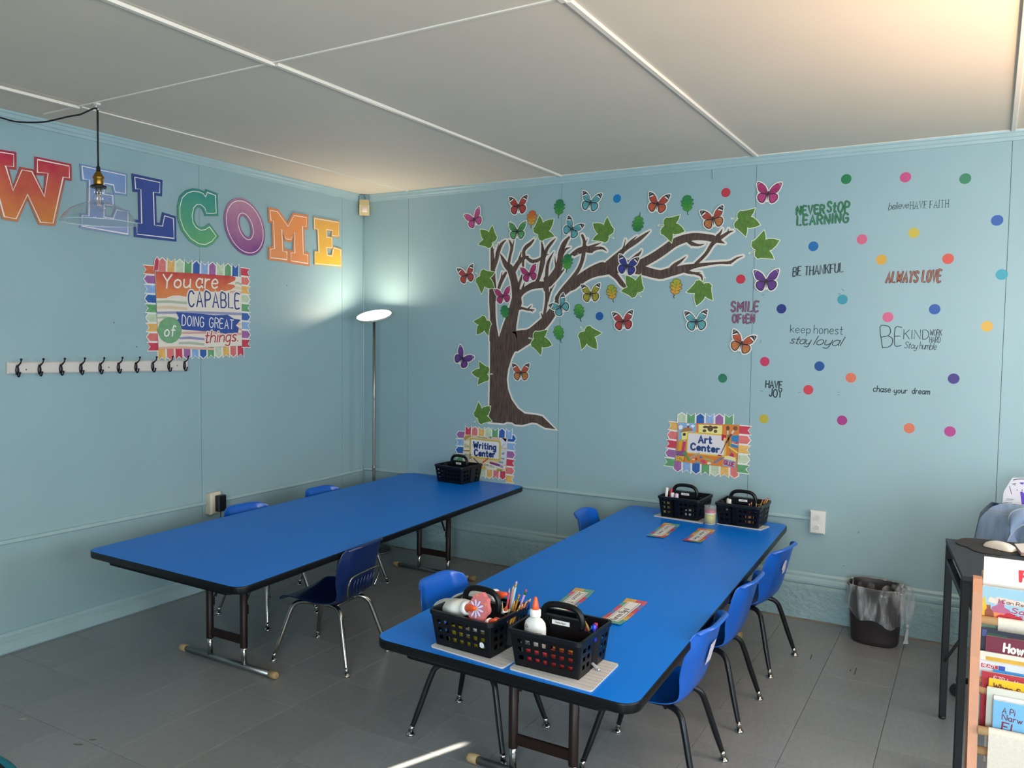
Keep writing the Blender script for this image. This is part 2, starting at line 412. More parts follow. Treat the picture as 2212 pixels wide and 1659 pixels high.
# dried white flecks and scuff marks on the tiles
def blob(cx, cy, a, b, ang, n=9, j=.3):
    return [(cx+math.cos(ang)*math.cos(2*PI*k/n)*a*(1+random.uniform(-j, j))-math.sin(ang)*math.sin(2*PI*k/n)*b, cy+math.sin(ang)*math.cos(2*PI*k/n)*a+math.cos(ang)*math.sin(2*PI*k/n)*b*(1+random.uniform(-j, j))) for k in range(n)]
for (u, v, a, b, c) in ((106, 1427, .022, .009, 'a59a92'), (50, 1553, .016, .008, 'a8ad98'), (200, 1598, .016, .007, '6a6658'), (170, 1608, .02, .006, '6a685e')):
    p = PL(u, v, 2, 0); MB().prism(blob(p.x, p.y, a, b, .5), mapT(0), 0.0001, 0.0006).build('fleck', M(c, .8), fl)
for (u0, v0, u1, v1) in ((1754, 1414, 1750, 1425), (1838, 1446, 1836, 1450), (1850, 1443, 1846, 1457)):
    a = PL(u0, v0, 2, 0); b = PL(u1, v1, 2, 0); MB().ribbon([(a.x, a.y), (b.x, b.y)], 0.004, mapT(0), 0.0001, 0.0005).build('scuff', M('3e3c3c', .8), fl)

# ceiling: board panels with battens over the joints
ce = MB().box(-0.1, XR+.1, YF-.1, 0.1, H+0.008, H+0.12).build('ceiling', GAPC); struct(ce, 'off-white board ceiling')
xs = [0.0]+[X0+PW*k for k in range(5)]+[XR]; ys = [0.0, -2.40, -4.84, YF]
for i in range(len(xs)-1):
    for j in range(len(ys)-1):
        MB().box(xs[i]+.002, xs[i+1]-.002, ys[j+1]+.002, ys[j]-.002, H, H+.0075).build('panel', CEIL, ce)
def batten(p, q, wd, th, nm='batten'):
    p = Vector(p); q = Vector(q); t = (q-p).normalized(); s = t.cross(Vector((0, 0, 1)))*wd/2
    prof = [(-1, 0), (-.8, -th), (.8, -th), (1, 0)]; vs = []
    for e in (p, q):
        for a, z in prof: vs.append(e+s*a+Vector((0, 0, z)))
    return MB().add(vs, [(0, 1, 5, 4), (1, 2, 6, 5), (2, 3, 7, 6), (0, 3, 2, 1), (4, 5, 6, 7)]).build(nm, CEILT, ce)
SL = [((885, 413), (0, 185)), ((1215, 380), (590, 134)), ((1637, 338), (1230, 0)), ((2190, 279), (2212, 205))]
for k, (a, b) in enumerate(SL):
    A = PL(a[0], a[1], 2, H); B = PL(b[0], b[1], 2, H); t = (B-A); e = A+t*(2.4/abs(t.y)) if k < 3 else Vector((X0+PW*3-.02, -2.4, H))
    A = A-t*(abs(A.y)/abs(t.y))*(1 if A.y < 0 else -1) if abs(t.y) > .3 else A
    batten((A.x, -.01, H), e, .022 if k else .014, .011 if k else .005)
    f = e+Vector((e.x-A.x, -2.42, 0)); batten((e.x-.012, e.y-.004, H), (f.x, f.y, H), .022, .011)
batten((0.1, -2.405, H), (5.9, -2.40, H), .013, .004)
batten((5.30, -.02, H), (5.30, -6.3, H), .022, .01)

# back wall (y = 0), left wall (x = 0), and the walls behind the camera
wb = MB().box(-0.1, XR+.1, .006, .12, -.1, H+.1).build('wall_back', GAP); struct(wb, 'pale blue painted panel wall')
for i in range(len(xs)-1):
    MB().box(xs[i]+(.0012 if i else 0), xs[i+1]-.0012, 0, .0055, 0, H).build('panel', PAINT, wb)
wl = MB().box(-.12, -.006, YF-.1, .1, -.1, H+.1).build('wall_left', GAP); struct(wl, 'pale blue painted panel wall')
yl = [0.0, -.2323, -1.452, -2.67, -3.89, -5.1, YF]
for i in range(len(yl)-1):
    MB().box(-.0055, 0, yl[i+1]+.0012, yl[i]-(.0012 if i else 0), 0, H).build('panel', PAINT, wl)
def wall_with_hole(name, fn, a0, a1, holes):
    mb = MB(); cur = a0
    def bx(u0, u1, z0, z1):
        mb.prism([(u0, z0), (u1, z0), (u1, z1), (u0, z1)], fn, 0, .12)
    for h0, h1, z0, z1 in holes:
        bx(cur, h0, -.1, H+.1); bx(h0, h1, -.1, z0) if z0 > 0 else None; bx(h0, h1, z1, H+.1); cur = h1
    bx(cur, a1, -.1, H+.1)
    o = mb.build(name, PAINT); struct(o); return o
wall_with_hole('wall_right', lambda a, b, d=0.0: Vector((XR+d, a, b)), YF-.1, .1, [(-4.65, -3.35, .85, 2.15), (-2.4, -1.1, .85, 2.15)])
_sx = 0.555
wall_with_hole('wall_front', lambda a, b, d=0.0: Vector((a, YF-d, b)), -.1, XR+.1, [(_sx-.012, _sx+.060, 0, 2.02), (3.85, 5.15, .85, 2.15)])
WHT = M('d8d8d4', .4); GLASS = M('ffffff', 0.02, trans=1.0, ior=1.01, alpha=0.12)
for k, (fn, a0, a1) in enumerate(((lambda a, b, d=0.0: Vector((XR+d, a, b)), -4.65, -3.35), (lambda a, b, d=0.0: Vector((XR+d, a, b)), -2.4, -1.1), (lambda a, b, d=0.0: Vector((a, YF-d, b)), 3.85, 5.15))):
    mb = MB()
    for (u0, u1, z0, z1) in ((a0, a0+.05, .85, 2.15), (a1-.05, a1, .85, 2.15), (a0+.05, a1-.05, .85, .9), (a0+.05, a1-.05, 2.1, 2.15), (a0+.05, a1-.05, 1.48, 1.52)):
        mb.prism([(u0, z0), (u1, z0), (u1, z1), (u0, z1)], fn, .0, .08)
    o = mb.build('window_%d' % (k+1), WHT); struct(o)

# baseboards, crown and chair-rail raceways
def run(name, prof, fn, a0, a1, mat, n=1, jit=0):
    """a moulding: profile (d, z) pushed along a wall"""
    vs = []; m = len(prof)
    for i in range(n+1):
        a = a0+(a1-a0)*i/n
        for d, z in prof: vs.append(fn(a, z+(random.uniform(-jit, jit) if 0 < i < n else 0), d))
    fs = [(i*m+k, i*m+k+1, (i+1)*m+k+1, (i+1)*m+k) for i in range(n) for k in range(m-1)]
    fs += [tuple(range(m))[::-1], tuple(n*m+k for k in range(m))]
    o = MB().add(vs, fs).build(name, mat); struct(o); return o
run('baseboard_left', [(0, .103), (.012, .100), (.014, .085), (.010, .060), (.020, .055), (.022, .008), (.016, 0), (0, 0)], mapL, -4.6, -.05, PAINT_TRIM, 30, .0008)
run('trim_1', [(0, .262), (.012, .262), (.020, .250), (.016, .236), (.026, .228), (.026, .214), (.020, .200), (0, .198)], mapB, 0.02, XR, PAINT_TRIM, 20, .0008)
PLINTH = M('8ca6aa', 0.75, noise=(9, 0.06), bump=(38, 0.9, 0.012))
nx = 220; nz = 9; vs = []; rr = random.Random(3)
for i in range(nx+1):
    for j in range(nz+1):
        x = 0.02+(XR-.02)*i/nx; z = .197*j/nz
        vs.append(mapB(x, z, .034+(rr.uniform(-.0025, .0025) if 0 < j < nz else 0)-(.004 if j == 0 and rr.random() < .3 else 0)))
fs = [(i*(nz+1)+j, (i+1)*(nz+1)+j, (i+1)*(nz+1)+j+1, i*(nz+1)+j+1) for i in range(nx) for j in range(nz)]
o = len(vs); vs += [mapB(.02+(XR-.02)*i/nx, .197, 0) for i in range(nx+1)]
fs += [(i*(nz+1)+nz, (i+1)*(nz+1)+nz, o+i+1, o+i) for i in range(nx)]
pb = MB(); pb.add(vs, fs, True); pb = pb.build('baseboard_back', PLINTH); struct(pb, 'rough plastered ledge along the floor')
run('trim_2', [(0, .006), (.040, .006), (.045, 0), (0, 0)], mapB, .02, XR, M('6d675c', .8, noise=(12, .3)), 60, .001)
CR = [(0, H-.052), (.006, H-.050), (.007, H-.036), (.012, H-.032), (.013, H-.016), (.018, H-.012), (.020, H-.001), (0, H-.001)]
run('trim_3', CR, mapL, YF, -.001, PAINT_TRIM); run('trim_4', CR, mapB, .001, XR, PAINT_TRIM)
run('trim_5', [(0, H-.003), (.021, H-.003), (.021, H-.0005), (0, H-.0005)], mapB, .9, XR, CEILT, 30, .0008)
# corner cove
MB().tube([(.003, -.003, .27), (.003, -.003, 2.54)], .006, 8).build('trim_6', PAINT_TRIM); struct(bpy.data.objects['trim_6'])

# surface raceway (wire cover) on both walls
def raceway(fn, p0, p1, label):
    mb = MB(); (a0, z0), (a1, z1) = p0, p1; h = .011; n = 24; vs = []; prof = [(0, -h), (.012, -h*.9), (.017, -h*.5), (.017, h*.5), (.012, h*.9), (0, h)]
    for i in range(n+1):
        t = i/n; a = a0+(a1-a0)*t; z = z0+(z1-z0)*t+(math.sin(t*PI*2.3+.4)*.0022)
        for d, zz in prof: vs.append(fn(a, z+zz, d))
    m = 6; mb.add(vs, [(i*m+k, i*m+k+1, (i+1)*m+k+1, (i+1)*m+k) for i in range(n) for k in range(m-1)]+[(5, 4, 3, 2, 1, 0), tuple(n*m+k for k in range(m))])
    return tag(mb.build('wire_raceway', PAINT_TRIM), label, 'conduit')
b0 = WB(797, 1013); b1 = WB(1752, 1120)
raceway(mapB, (.02, b0[1]), (3.205, b1[1]), 'painted wire cover running along the wall with the tree, ending at the double round outlet')
l0 = WL(0, 1172); l1 = WL(440, 1088); l2 = WL(790, 1013)
e = (l0[1]-l1[1])/(l0[0]-l1[0]); raceway(mapL, (-4.6, l0[1]+e*(-4.6-l0[0])), (-1.432, l1[1]), 'painted wire cover on the left wall, left of the outlet with the black adapter')
raceway(mapL, (-1.355, l1[1]-.002), (-.02, l2[1]), 'painted wire cover on the left wall between the black adapter and the lamp corner')

# outlets
def outlet_box(name, fn, a0, a1, z0, z1, dep, mat, label):
    r = empty(name, fn((a0+a1)/2, z0, 0), label, 'outlet')
    c = .008; mb = MB()
    mb.prism([(a0, z0), (a1, z0), (a1, z1), (a0, z1)], fn, 0, dep*.55); mb.build('box', mat, r)
    mb = MB(); q0 = [(a0-.002, z0-.003), (a1+.002, z0-.003), (a1+.002, z1+.003), (a0-.002, z1+.003)]; q1 = offset(q0, -c)
    vs = [fn(p[0], p[1], dep*.55) for p in q0]+[fn(p[0], p[1], dep*.8) for p in q0]+[fn(p[0], p[1], dep) for p in q1]
    mb.add(vs, [(0, 1, 5, 4), (1, 2, 6, 5), (2, 3, 7, 6), (3, 0, 4, 7), (4, 5, 9, 8), (5, 6, 10, 9), (6, 7, 11, 10), (7, 4, 8, 11), (8, 9, 10, 11)]); mb.build('cover_plate', mat, r)
    return r
OW = M('d9d6d2', .35, noise=(8, .03)); OWC = M('d8cdb6', .4, noise=(8, .05))
r = outlet_box('wall_outlet', mapB, 3.209, 3.286, .492, .612, .045, OW, 'white surface outlet box with two round sockets right of the art table')
for z in (.581, .525):
    cx = 3.2475
    s_ = MB().prism([(cx+.0165*math.cos(a*PI/10), z+.0165*math.sin(a*PI/10)) for a in range(20)], mapB, .045, .051).build('socket', OW, r)
    MB().prism([(cx+.0125*math.cos(a*PI/10), z+.0125*math.sin(a*PI/10)) for a in range(20)], mapB, .0511, .0514).build('socket_face', M('c9c5c3', .4), s_)
r = outlet_box('wall_outlet', mapL, -1.425, -1.352, .462, .588, .05, OWC, 'cream outlet box on the left wall with a black plug-in adapter')
ad = empty('power_adapter', (0.05, -1.375, .47), 'black plug-in power adapter with a thin cord, in the cream outlet', 'adapter')
MB().bbox(.052, .088, -1.402, -1.345, .478, .575, .004).build('housing', M('101318', .35), ad)
MB().tube([(.07, -1.375, .48), (.07, -1.375, .46), (.071, -1.376, .38), (.06, -1.38, .2), (.05, -1.37, .03), (.06, -1.30, .006), (.12, -1.2, .005)], [.003, .0028, .0015, .0015, .0015, .0015, .0015], 6).build('cord', M('0c0d10', .5), ad)
# stub of painted cable hanging from the ceiling edge
a = WB(1541, 347); b = WB(1541, 386)
tag(MB().tube([mapB(a[0]-.01, a[1], .006), mapB(a[0], a[1]-.004, .008), mapB((a[0]+b[0])/2, (a[1]+b[1])/2, .005), mapB(b[0], b[1], .004)], .003, 6).build('cable_stub', PAINT_TRIM), 'short painted cable stub hanging from the ceiling edge above the tree', 'cable')
# nail holes and little marks
for (u, v, l) in ((295, 749, 0), (246, 697, 0), (567, 517, 0), (620, 617, 0)):
    a = WL(u, v); MB().prism([(a[0]+.0035*math.cos(k*PI/3), a[1]+.0035*math.sin(k*PI/3)) for k in range(6)], mapL, 0.0001, .0006).build('nail_hole', M('26323a', .8), wl)
for (u0, v0, u1, v1) in ((1818, 624, 1823, 628), (1811, 635, 1816, 635), (1645, 637, 1651, 637), (1641, 844, 1648, 845), (1725, 847, 1730, 847), (1809, 847, 1814, 847), (1809, 852, 1813, 853), (1642, 741, 1644, 735), (1820, 1222, 1825, 1223), (1852, 1152, 1856, 1148)):
    a = WB(u0, v0); b = WB(u1, v1); MB().ribbon([a, b], .0022, mapB, .0001, .0005).build('pencil_mark', M('47626a', .8), wb)
# ================================================================== THINGS ON THE WALLS
WHITE = M('e6e2da', .6); PAPER = M('ded9cf', .6)
# ---- WELCOME letters (card cut-outs with a white inline)
T1 = crop(WL, 0, 200, 3.95); T2 = crop(WL, 270, 320, 3.95)
def letter(name, loops, c1, c2, cb, label, gr=.0165):
    out = loops[0]
    zs = [p[1] for p in out]; as_ = [p[0] for p in out]
    loc = mapL((min(as_)+max(as_))/2, min(zs)-.015, 0); r = empty(name, loc, label, 'letter', 'WELCOME letters')
    hh = max(zs)-min(zs)+.03
    cards = [offset(out, gr)]+[offset(l, -gr) for l in loops[1:]]
    MB().prism(cards, mapL, .004, .0065).build('card', water(cb[0], cb[1], hh, 0), r)
    MB().prism(loops, mapL, .0066, .0069).build('face', water(c1, c2, hh, 0), r)
    mb = MB()
    for l in loops: mb.ribbon(l+[l[0]], .0042, mapL, .0070, .0074)
    mb.build('inline', M('efe6dc', .6), r)
    return r
letter('letter_w', [T1([(-160, 485), (110, 528), (110, 635), (40, 625), (105, 838), (180, 660), (265, 675), (372, 890), (403, 690), (312, 682), (312, 572), (583, 628), (585, 730), (532, 722), (445, 1115), (338, 1107), (228, 870), (130, 1078), (30, 1060), (-95, 600), (-160, 590)])],
       'b8213f', 'd8803f', ('a81f3e', 'c97a46'), 'red to orange card letter W, first of the word', gr=.0125)
letter('letter_e', [T1([(693, 628), (1065, 708), (1065, 863), (975, 848), (963, 790), (880, 772), (880, 868), (955, 880), (958, 965), (880, 955), (880, 1060), (960, 1075), (990, 1000), (1085, 1020), (1085, 1208), (693, 1140), (695, 1048), (752, 1055), (758, 745), (703, 738)])],
       '7490bd', '8f9bc0', ('6f8bb5', '8694b8'), 'pale blue card letter E behind the hanging glass lamp', gr=.0105)
letter('letter_l', [T1([(1143, 722), (1358, 768), (1355, 858), (1302, 850), (1310, 1132), (1380, 1140), (1397, 1052), (1473, 1075), (1478, 1245), (1162, 1208), (1160, 1112), (1202, 1118), (1195, 825), (1150, 822)])],
       '35498f', '2d468c', ('2c4180', '2b4486'), 'dark blue card letter L')
letter('letter_c', [T1([(1748, 890), (1762, 852), (1832, 878), (1838, 1030), (1755, 1030), (1740, 985), (1705, 955), (1672, 955), (1645, 985), (1632, 1050), (1640, 1110), (1665, 1150), (1705, 1175), (1745, 1170), (1780, 1145), (1838, 1225), (1800, 1270), (1745, 1298), (1690, 1290), (1620, 1245), (1560, 1165), (1529, 1070), (1527, 980), (1547, 900), (1590, 858), (1640, 842), (1690, 847), (1725, 862)])],
       '2f8a80', '5fa268', ('2f7f76', '559a6c'), 'green card letter C')
def ell(cx, cy, ax, ay, bx, by, n=28): return [(cx+ax*math.cos(2*PI*k/n)+bx*math.sin(2*PI*k/n), cy+ay*math.cos(2*PI*k/n)+by*math.sin(2*PI*k/n)) for k in range(n)]
letter('letter_o', [T2(ell(1015, 672, 155, 25, 30, 222)), T2(ell(1022, 668, 64, 20, 16, 112))], 'b88196', '7c3f80', ('a87490', '7a4380'), 'pink to purple card letter O')
letter('letter_m', [T2([(1232, 530), (1295, 543), (1385, 668), (1435, 575), (1543, 592), (1540, 672), (1508, 668), (1515, 905), (1553, 912), (1556, 985), (1410, 962), (1410, 893), (1443, 895), (1440, 715), (1410, 780), (1368, 775), (1330, 690), (1340, 880), (1375, 885), (1377, 952), (1235, 935), (1235, 862), (1270, 858), (1260, 622), (1237, 615)])],
       'df8a4c', 'd98a55', ('d67f4a', 'cf8050'), 'orange card letter M')
letter('letter_e', [T2([(1610, 600), (1818, 635), (1818, 752), (1762, 745), (1765, 702), (1712, 695), (1715, 760), (1758, 768), (1762, 850), (1712, 848), (1720, 918), (1762, 922), (1775, 850), (1835, 870), (1838, 1005), (1618, 985), (1618, 888), (1650, 890), (1640, 690), (1612, 685)])],
       'd99f4c', 'e0b43c', ('d2984c', 'd9ab44'), 'yellow card letter E, last of the word, peeling at its edges', gr=.009)

# ---- bunting borders
FC = {'red': ('c23a4c', 'd2603f'), 'coral': ('d4726c', 'd98f7a'), 'tan': ('dba95c', 'dcb67a'), 'sage': ('b9c8a8', '86b084'), 'green': ('5f9a68', '6fa672'), 'blue': ('2a5aa0', '3068ac'), 'sky': ('86a6cf', 'a3bcd8'), 'purple': ('9a5f96', 'ab7aa6'), 'orange': ('cf6440', 'd07a4a')}
def flag(root, fn, a0, a1, outv, color, notch, d):
    """one pennant: base from a0 to a1, standing out by outv; fishtail or pointed end"""
    a0 = Vector(a0); a1 = Vector(a1); o = Vector(outv); mid = (a0+a1)/2
    def shape(m0, m1, e):
        p = a0.lerp(a1, m0); q = a0.lerp(a1, m1); c = (p+q)/2
        if notch: L_ = [p, q, q+o*e, c+o*(e-.27), p+o*e]
        else: L_ = [p, q, q+o*(e-.25), c+o*e, p+o*(e-.25)]
        return [(x.x, x.y) for x in L_]
    mb = MB().mat(0); mb.prism(shape(.0, 1.0, 1.0), fn, d, d+.0008)
    mb.mat(1).prism(shape(.09, .91, .93), fn, d+.0009, d+.0011)
    c = FC[color]; mb.build('flag', [WHITE, M(c[0], .6, noise=(45, .16))], root)
def bunting(root, fn, P0, P1, out, cols, first_notch, d=.003):
    n = len(cols)
    for i, c in enumerate(cols):
        flag(root, fn, lerp2(P0, P1, i/n), lerp2(P0, P1, (i+1)/n-.012/n), out, c, (i % 2 == 0) == first_notch, d+.0003*(i % 3))
def vec(fn, p, q): a, b = fn([p, q]); return (b[0]-a[0], b[1]-a[1])
# ---- "You are CAPABLE" poster, left wall
T3 = crop(WL, 280, 540, 6.637)
def T3p(x, y): return T3([(x, y)])[0]
R = empty('motivational_poster', mapL(*T3p(980, 1420)), 'square poster reading You are capable of doing great things, framed in rainbow pennants', 'poster')
BL = T3([(352, 300), (1590, 385), (1597, 1372), (402, 1418)]); cy0 = (BL[0][1]+BL[3][1])/2
bunting(R, mapL, T3p(395, 300), T3p(1560, 385), vec(T3, (700, 330), (705, 130)), ['coral', 'tan', 'sage', 'green', 'blue', 'sky', 'purple', 'sage', 'green', 'blue'], False)
flag(R, mapL, T3p(335, 290), T3p(408, 285), vec(T3, (370, 290), (385, 90)), 'red', False, .0045)
bunting(R, mapL, T3p(1590, 245), T3p(1600, 1400), vec(T3, (1590, 700), (1725, 715)), ['red', 'coral', 'tan', 'sage', 'green', 'blue', 'sky', 'purple', 'red'], True, .0022)
bunting(R, mapL, T3p(345, 222), T3p(405, 1455), vec(T3, (365, 700), (200, 690)), ['orange', 'purple', 'sky', 'blue', 'green', 'sage', 'tan', 'coral', 'red'], True, .0022)
bunting(R, mapL, T3p(392, 1412), T3p(1635, 1375), vec(T3, (900, 1390), (905, 1565)), ['tan', 'coral', 'red', 'purple', 'sky', 'blue', 'green', 'sage', 'tan', 'coral', 'red'], True, .002)
MB().prism(BL, mapL, .0062, .0085).build('board', M('dfd5c6', .6), R)
def lift(root, name, polys, fn, mat, d, th=.0003):
    mb = MB()
    for p in polys: mb.prism(p, fn, d, d+th)
    return mb.build(name, mat, root)
for y, c, x0, x1, dy in ((725, 'a9b398', 368, 810, 36), (805, 'd6bc9c', 372, 815, 40), (880, '9293b0', 378, 1592, 38), (955, 'a9b398', 382, 660, 30), (1030, 'd9bf9f', 384, 1592, 30), (460, 'a9b398', 1500, 1592, 30), (525, 'd9c4a4', 1480, 1592, 34), (585, 'd3a494', 1420, 1592, 34), (1170, 'cf9f94', 700, 1592, 34), (1245, '8f8ab0', 700, 1060, 34), (1318, 'a9b39c', 690, 1060, 34), (1385, 'd8ab92', 404, 1200, 34), (1110, 'c9a796', 1500, 1592, 34)):
    lift(R, 'stripe', [T3([(x0, y+4), (x0+(x1-x0)*.4, y-6), (x1, y+18), (x1, y+18+dy), (x0+(x1-x0)*.45, y+dy-2), (x0, y+dy)])], mapL, M(c, .65), .0086, .0002)
lift(R, 'brush_stroke', [T3([(356, 305), (900, 335), (1460, 375), (1505, 395), (1500, 435), (1440, 465), (1385, 488), (1480, 500), (1500, 525), (1440, 570), (1330, 595), (1100, 600), (825, 580), (800, 672), (700, 652), (600, 655), (500, 690), (368, 690)])], mapL, water('ba2a3c', 'd98048', .46, .32, scale=14), .0089)
lift(R, 'brush_stroke', [T3([(650, 890), (900, 905), (1200, 935), (1390, 930), (1480, 985), (1580, 1002), (1510, 1080), (1550, 1120), (1540, 1185), (1350, 1200), (1180, 1160), (1050, 1165), (740, 1140), (690, 1080), (660, 1010), (690, 975)])], mapL, M('2b4a92', .6, noise=(30, .2)), .0089)
lift(R, 'brush_stroke', [T3([(560+172*math.cos(k*PI/9)*(1+.03*math.sin(k*3)), 1150+188*math.sin(k*PI/9)) for k in range(18)])], mapL, M('6f9f74', .6, noise=(30, .12)), .0091)
hs = .0016
def T3w(nm, txt, p0, p1, hpx, wd, col, d, halo=None, **k):
    a, b = T3p(*p0), T3p(*p1); h = abs(T3p(p0[0], p0[1]-hpx)[1]-a[1])
    if halo: write(h_ := MB(), txt, a, b, h, wd*2.6, mapL, d-.0003, d-.0001, **k); h_.build('lettering_halo', M('e2d9cb', .6), R)
    mb = MB()
    write(mb, txt, a, b, h, wd, mapL, d, d+.0003, **k); mb.build('lettering', M(col, .6), R)
T3w('l', 'You', (455, 545), (850, 535), 190, .0095, 'e9dfd0', .0096, slant=.12)
T3w('l', 'are', (935, 540), (1240, 550), 215, .0095, 'e9dfd0', .0096, slant=.12)
T3w('l', 'CAPABLE', (830, 805), (1560, 835), 215, .0092, '2b3a7c', .0096, halo=1, gap=2.8)
T3w('l', 'DOING', (735, 1078), (1045, 1102), 140, .0054, 'e9e4de', .0096, gap=2.6)
T3w('l', 'GREAT', (1125, 1105), (1470, 1135), 135, .0054, 'e9e4de', .0096, gap=2.6)
T3w('l', 'of', (480, 1235), (625, 1235), 150, .008, 'e9e4de', .0097, slant=.15)
T3w('l', 'things.', (1060, 1330), (1540, 1305), 165, .0078, 'b03038', .0099, halo=1, slant=.2, gap=1.6)

# ---- coat rack
R = empty('coat_rack', mapL(-2.05, 1.325), 'long white coat rack board with ten black double hooks', 'coat rack')
ca = WL(12, 782); cb_ = WL(12, 808); cc = WL(403, 801); cd = WL(403, 778)
q0 = [cb_, cc, cd, ca]; q1 = offset(q0, -.006)
mb = MB(); vs = [mapL(p[0], p[1], 0) for p in q0]+[mapL(p[0], p[1], .012) for p in q0]+[mapL(p[0], p[1], .018) for p in q1]
mb.add(vs, [(0, 1, 5, 4), (1, 2, 6, 5), (2, 3, 7, 6), (3, 0, 4, 7), (4, 5, 9, 8), (5, 6, 10, 9), (6, 7, 11, 10), (7, 4, 8, 11), (8, 9, 10, 11), (3, 2, 1, 0)]); mb.build('board', M('cfc6bd', .45, noise=(5, .04)), R)
HK = M('14151c', .35, metal=.3)
def hook_mb():
    mb = MB()
    mb.lathe([(.0001, -.026), (.006, -.022), (.0095, -.008), (.0095, .004), (.006, .018), (.0035, .024)], 10, Matrix.Translation((.021, 0, 0)), sx=.55)
    mb.tube(cat([(.024, 0, .016), (.030, 0, .022), (.042, 0, .029), (.052, 0, .037), (.056, 0, .047)], 3), [.0042]*6+[.0034]*4+[.003, .003, .0035][:3], 8)
    mb.ball((.057, 0, .051), .0062, 8)
    mb.tube(cat([(.021, 0, -.020), (.027, 0, -.030), (.036, 0, -.030), (.042, 0, -.020), (.044, 0, -.014)], 3), [.0035]*13, 8)
    mb.ball((.0445, 0, -.0125), .005, 8); return mb
h0 = None
for cx in (130, 320, 502, 673, 838, 994, 1143, 1287, 1424, 1558):
    a = WL(cx/3.95-1.0, 740+208/3.95-.5*(cx/1558))
    if h0 is None: o = hook_mb().build('hook', HK, R, off=1); h0 = o
    else: o = h0.copy(); COL.objects.link(o); o.parent = R
    o.location = mapL(a[0], 1.357+.001*(cx/1558), 0)-R.location
for cx in (205, 910, 1494):
    a = WL(cx/3.95, 740+210/3.95); MB().prism([(a[0]+.004*math.cos(k*PI/4), 1.358+.004*math.sin(k*PI/4)) for k in range(8)], mapL, .0181, .0188).build('screw', M('6a625c', .5), R)

# ---- corner motion sensor
R = empty('motion_sensor', (.04, -.04, 2.415), 'small beige motion sensor high in the corner under the ceiling', 'sensor')
D45 = Matrix.Translation((.045, -.045, 2.42)) @ Matrix.Rotation(math.radians(-45-1), 4, 'Z')
SB = M('cdb684', .45); mb = MB()
vs = [D45 @ Vector(p) for p in [(-.02, -.036, 0), (-.02, .036, 0), (.022, .036, 0), (.022, -.036, 0), (-.02, -.036, .112), (-.02, .036, .112), (.010, .033, .112), (.010, -.033, .112), (.026, .036, .072), (.026, -.036, .072)]]
mb.add(vs, [(3, 2, 8, 9), (9, 8, 6, 7), (4, 7, 6, 5), (0, 4, 5, 1), (0, 1, 2, 3), (1, 5, 6, 8, 2), (0, 3, 9, 7, 4)]); mb.build('housing', SB, R)
vs = [D45 @ Vector((.0265+.006*math.cos(k*PI/8-PI/2)*1.0, .021*math.sin(k*PI/8-PI/2), z)) for z in (.018, .062) for k in range(9)]
MB().add(vs, [(k, k+1, k+10, k+9) for k in range(8)]+[tuple(range(8, -1, -1)), tuple(range(9, 18))], True).build('lens', M('e0d2bc', .25), R)
MB().box(-.003, .03, -.036, -.028, .008, .07, D45).build('side_rib', M('d8c68e', .4), R)
vs = [D45 @ Vector(p) for p in [(-.01, -.036, .112), (-.01, .036, .112), (.004, .036, .112), (.004, -.036, .112), (-.03, -.036, .15), (-.03, .036, .15), (.002, .036, .15), (.002, -.036, .15)]]
MB().add(vs, [(0, 1, 2, 3), (4, 7, 6, 5), (3, 2, 6, 7), (0, 3, 7, 4), (1, 5, 6, 2), (0, 4, 5, 1)]).build('bracket', M('6f8c92', .5), R)
MB().tube([D45 @ Vector(p) for p in [(.006, 0, .11), (.008, .008, .125), (.006, -.004, .138), (.004, .004, .15)]], .0016, 5).build('wire', M('3e4c50', .5), R)

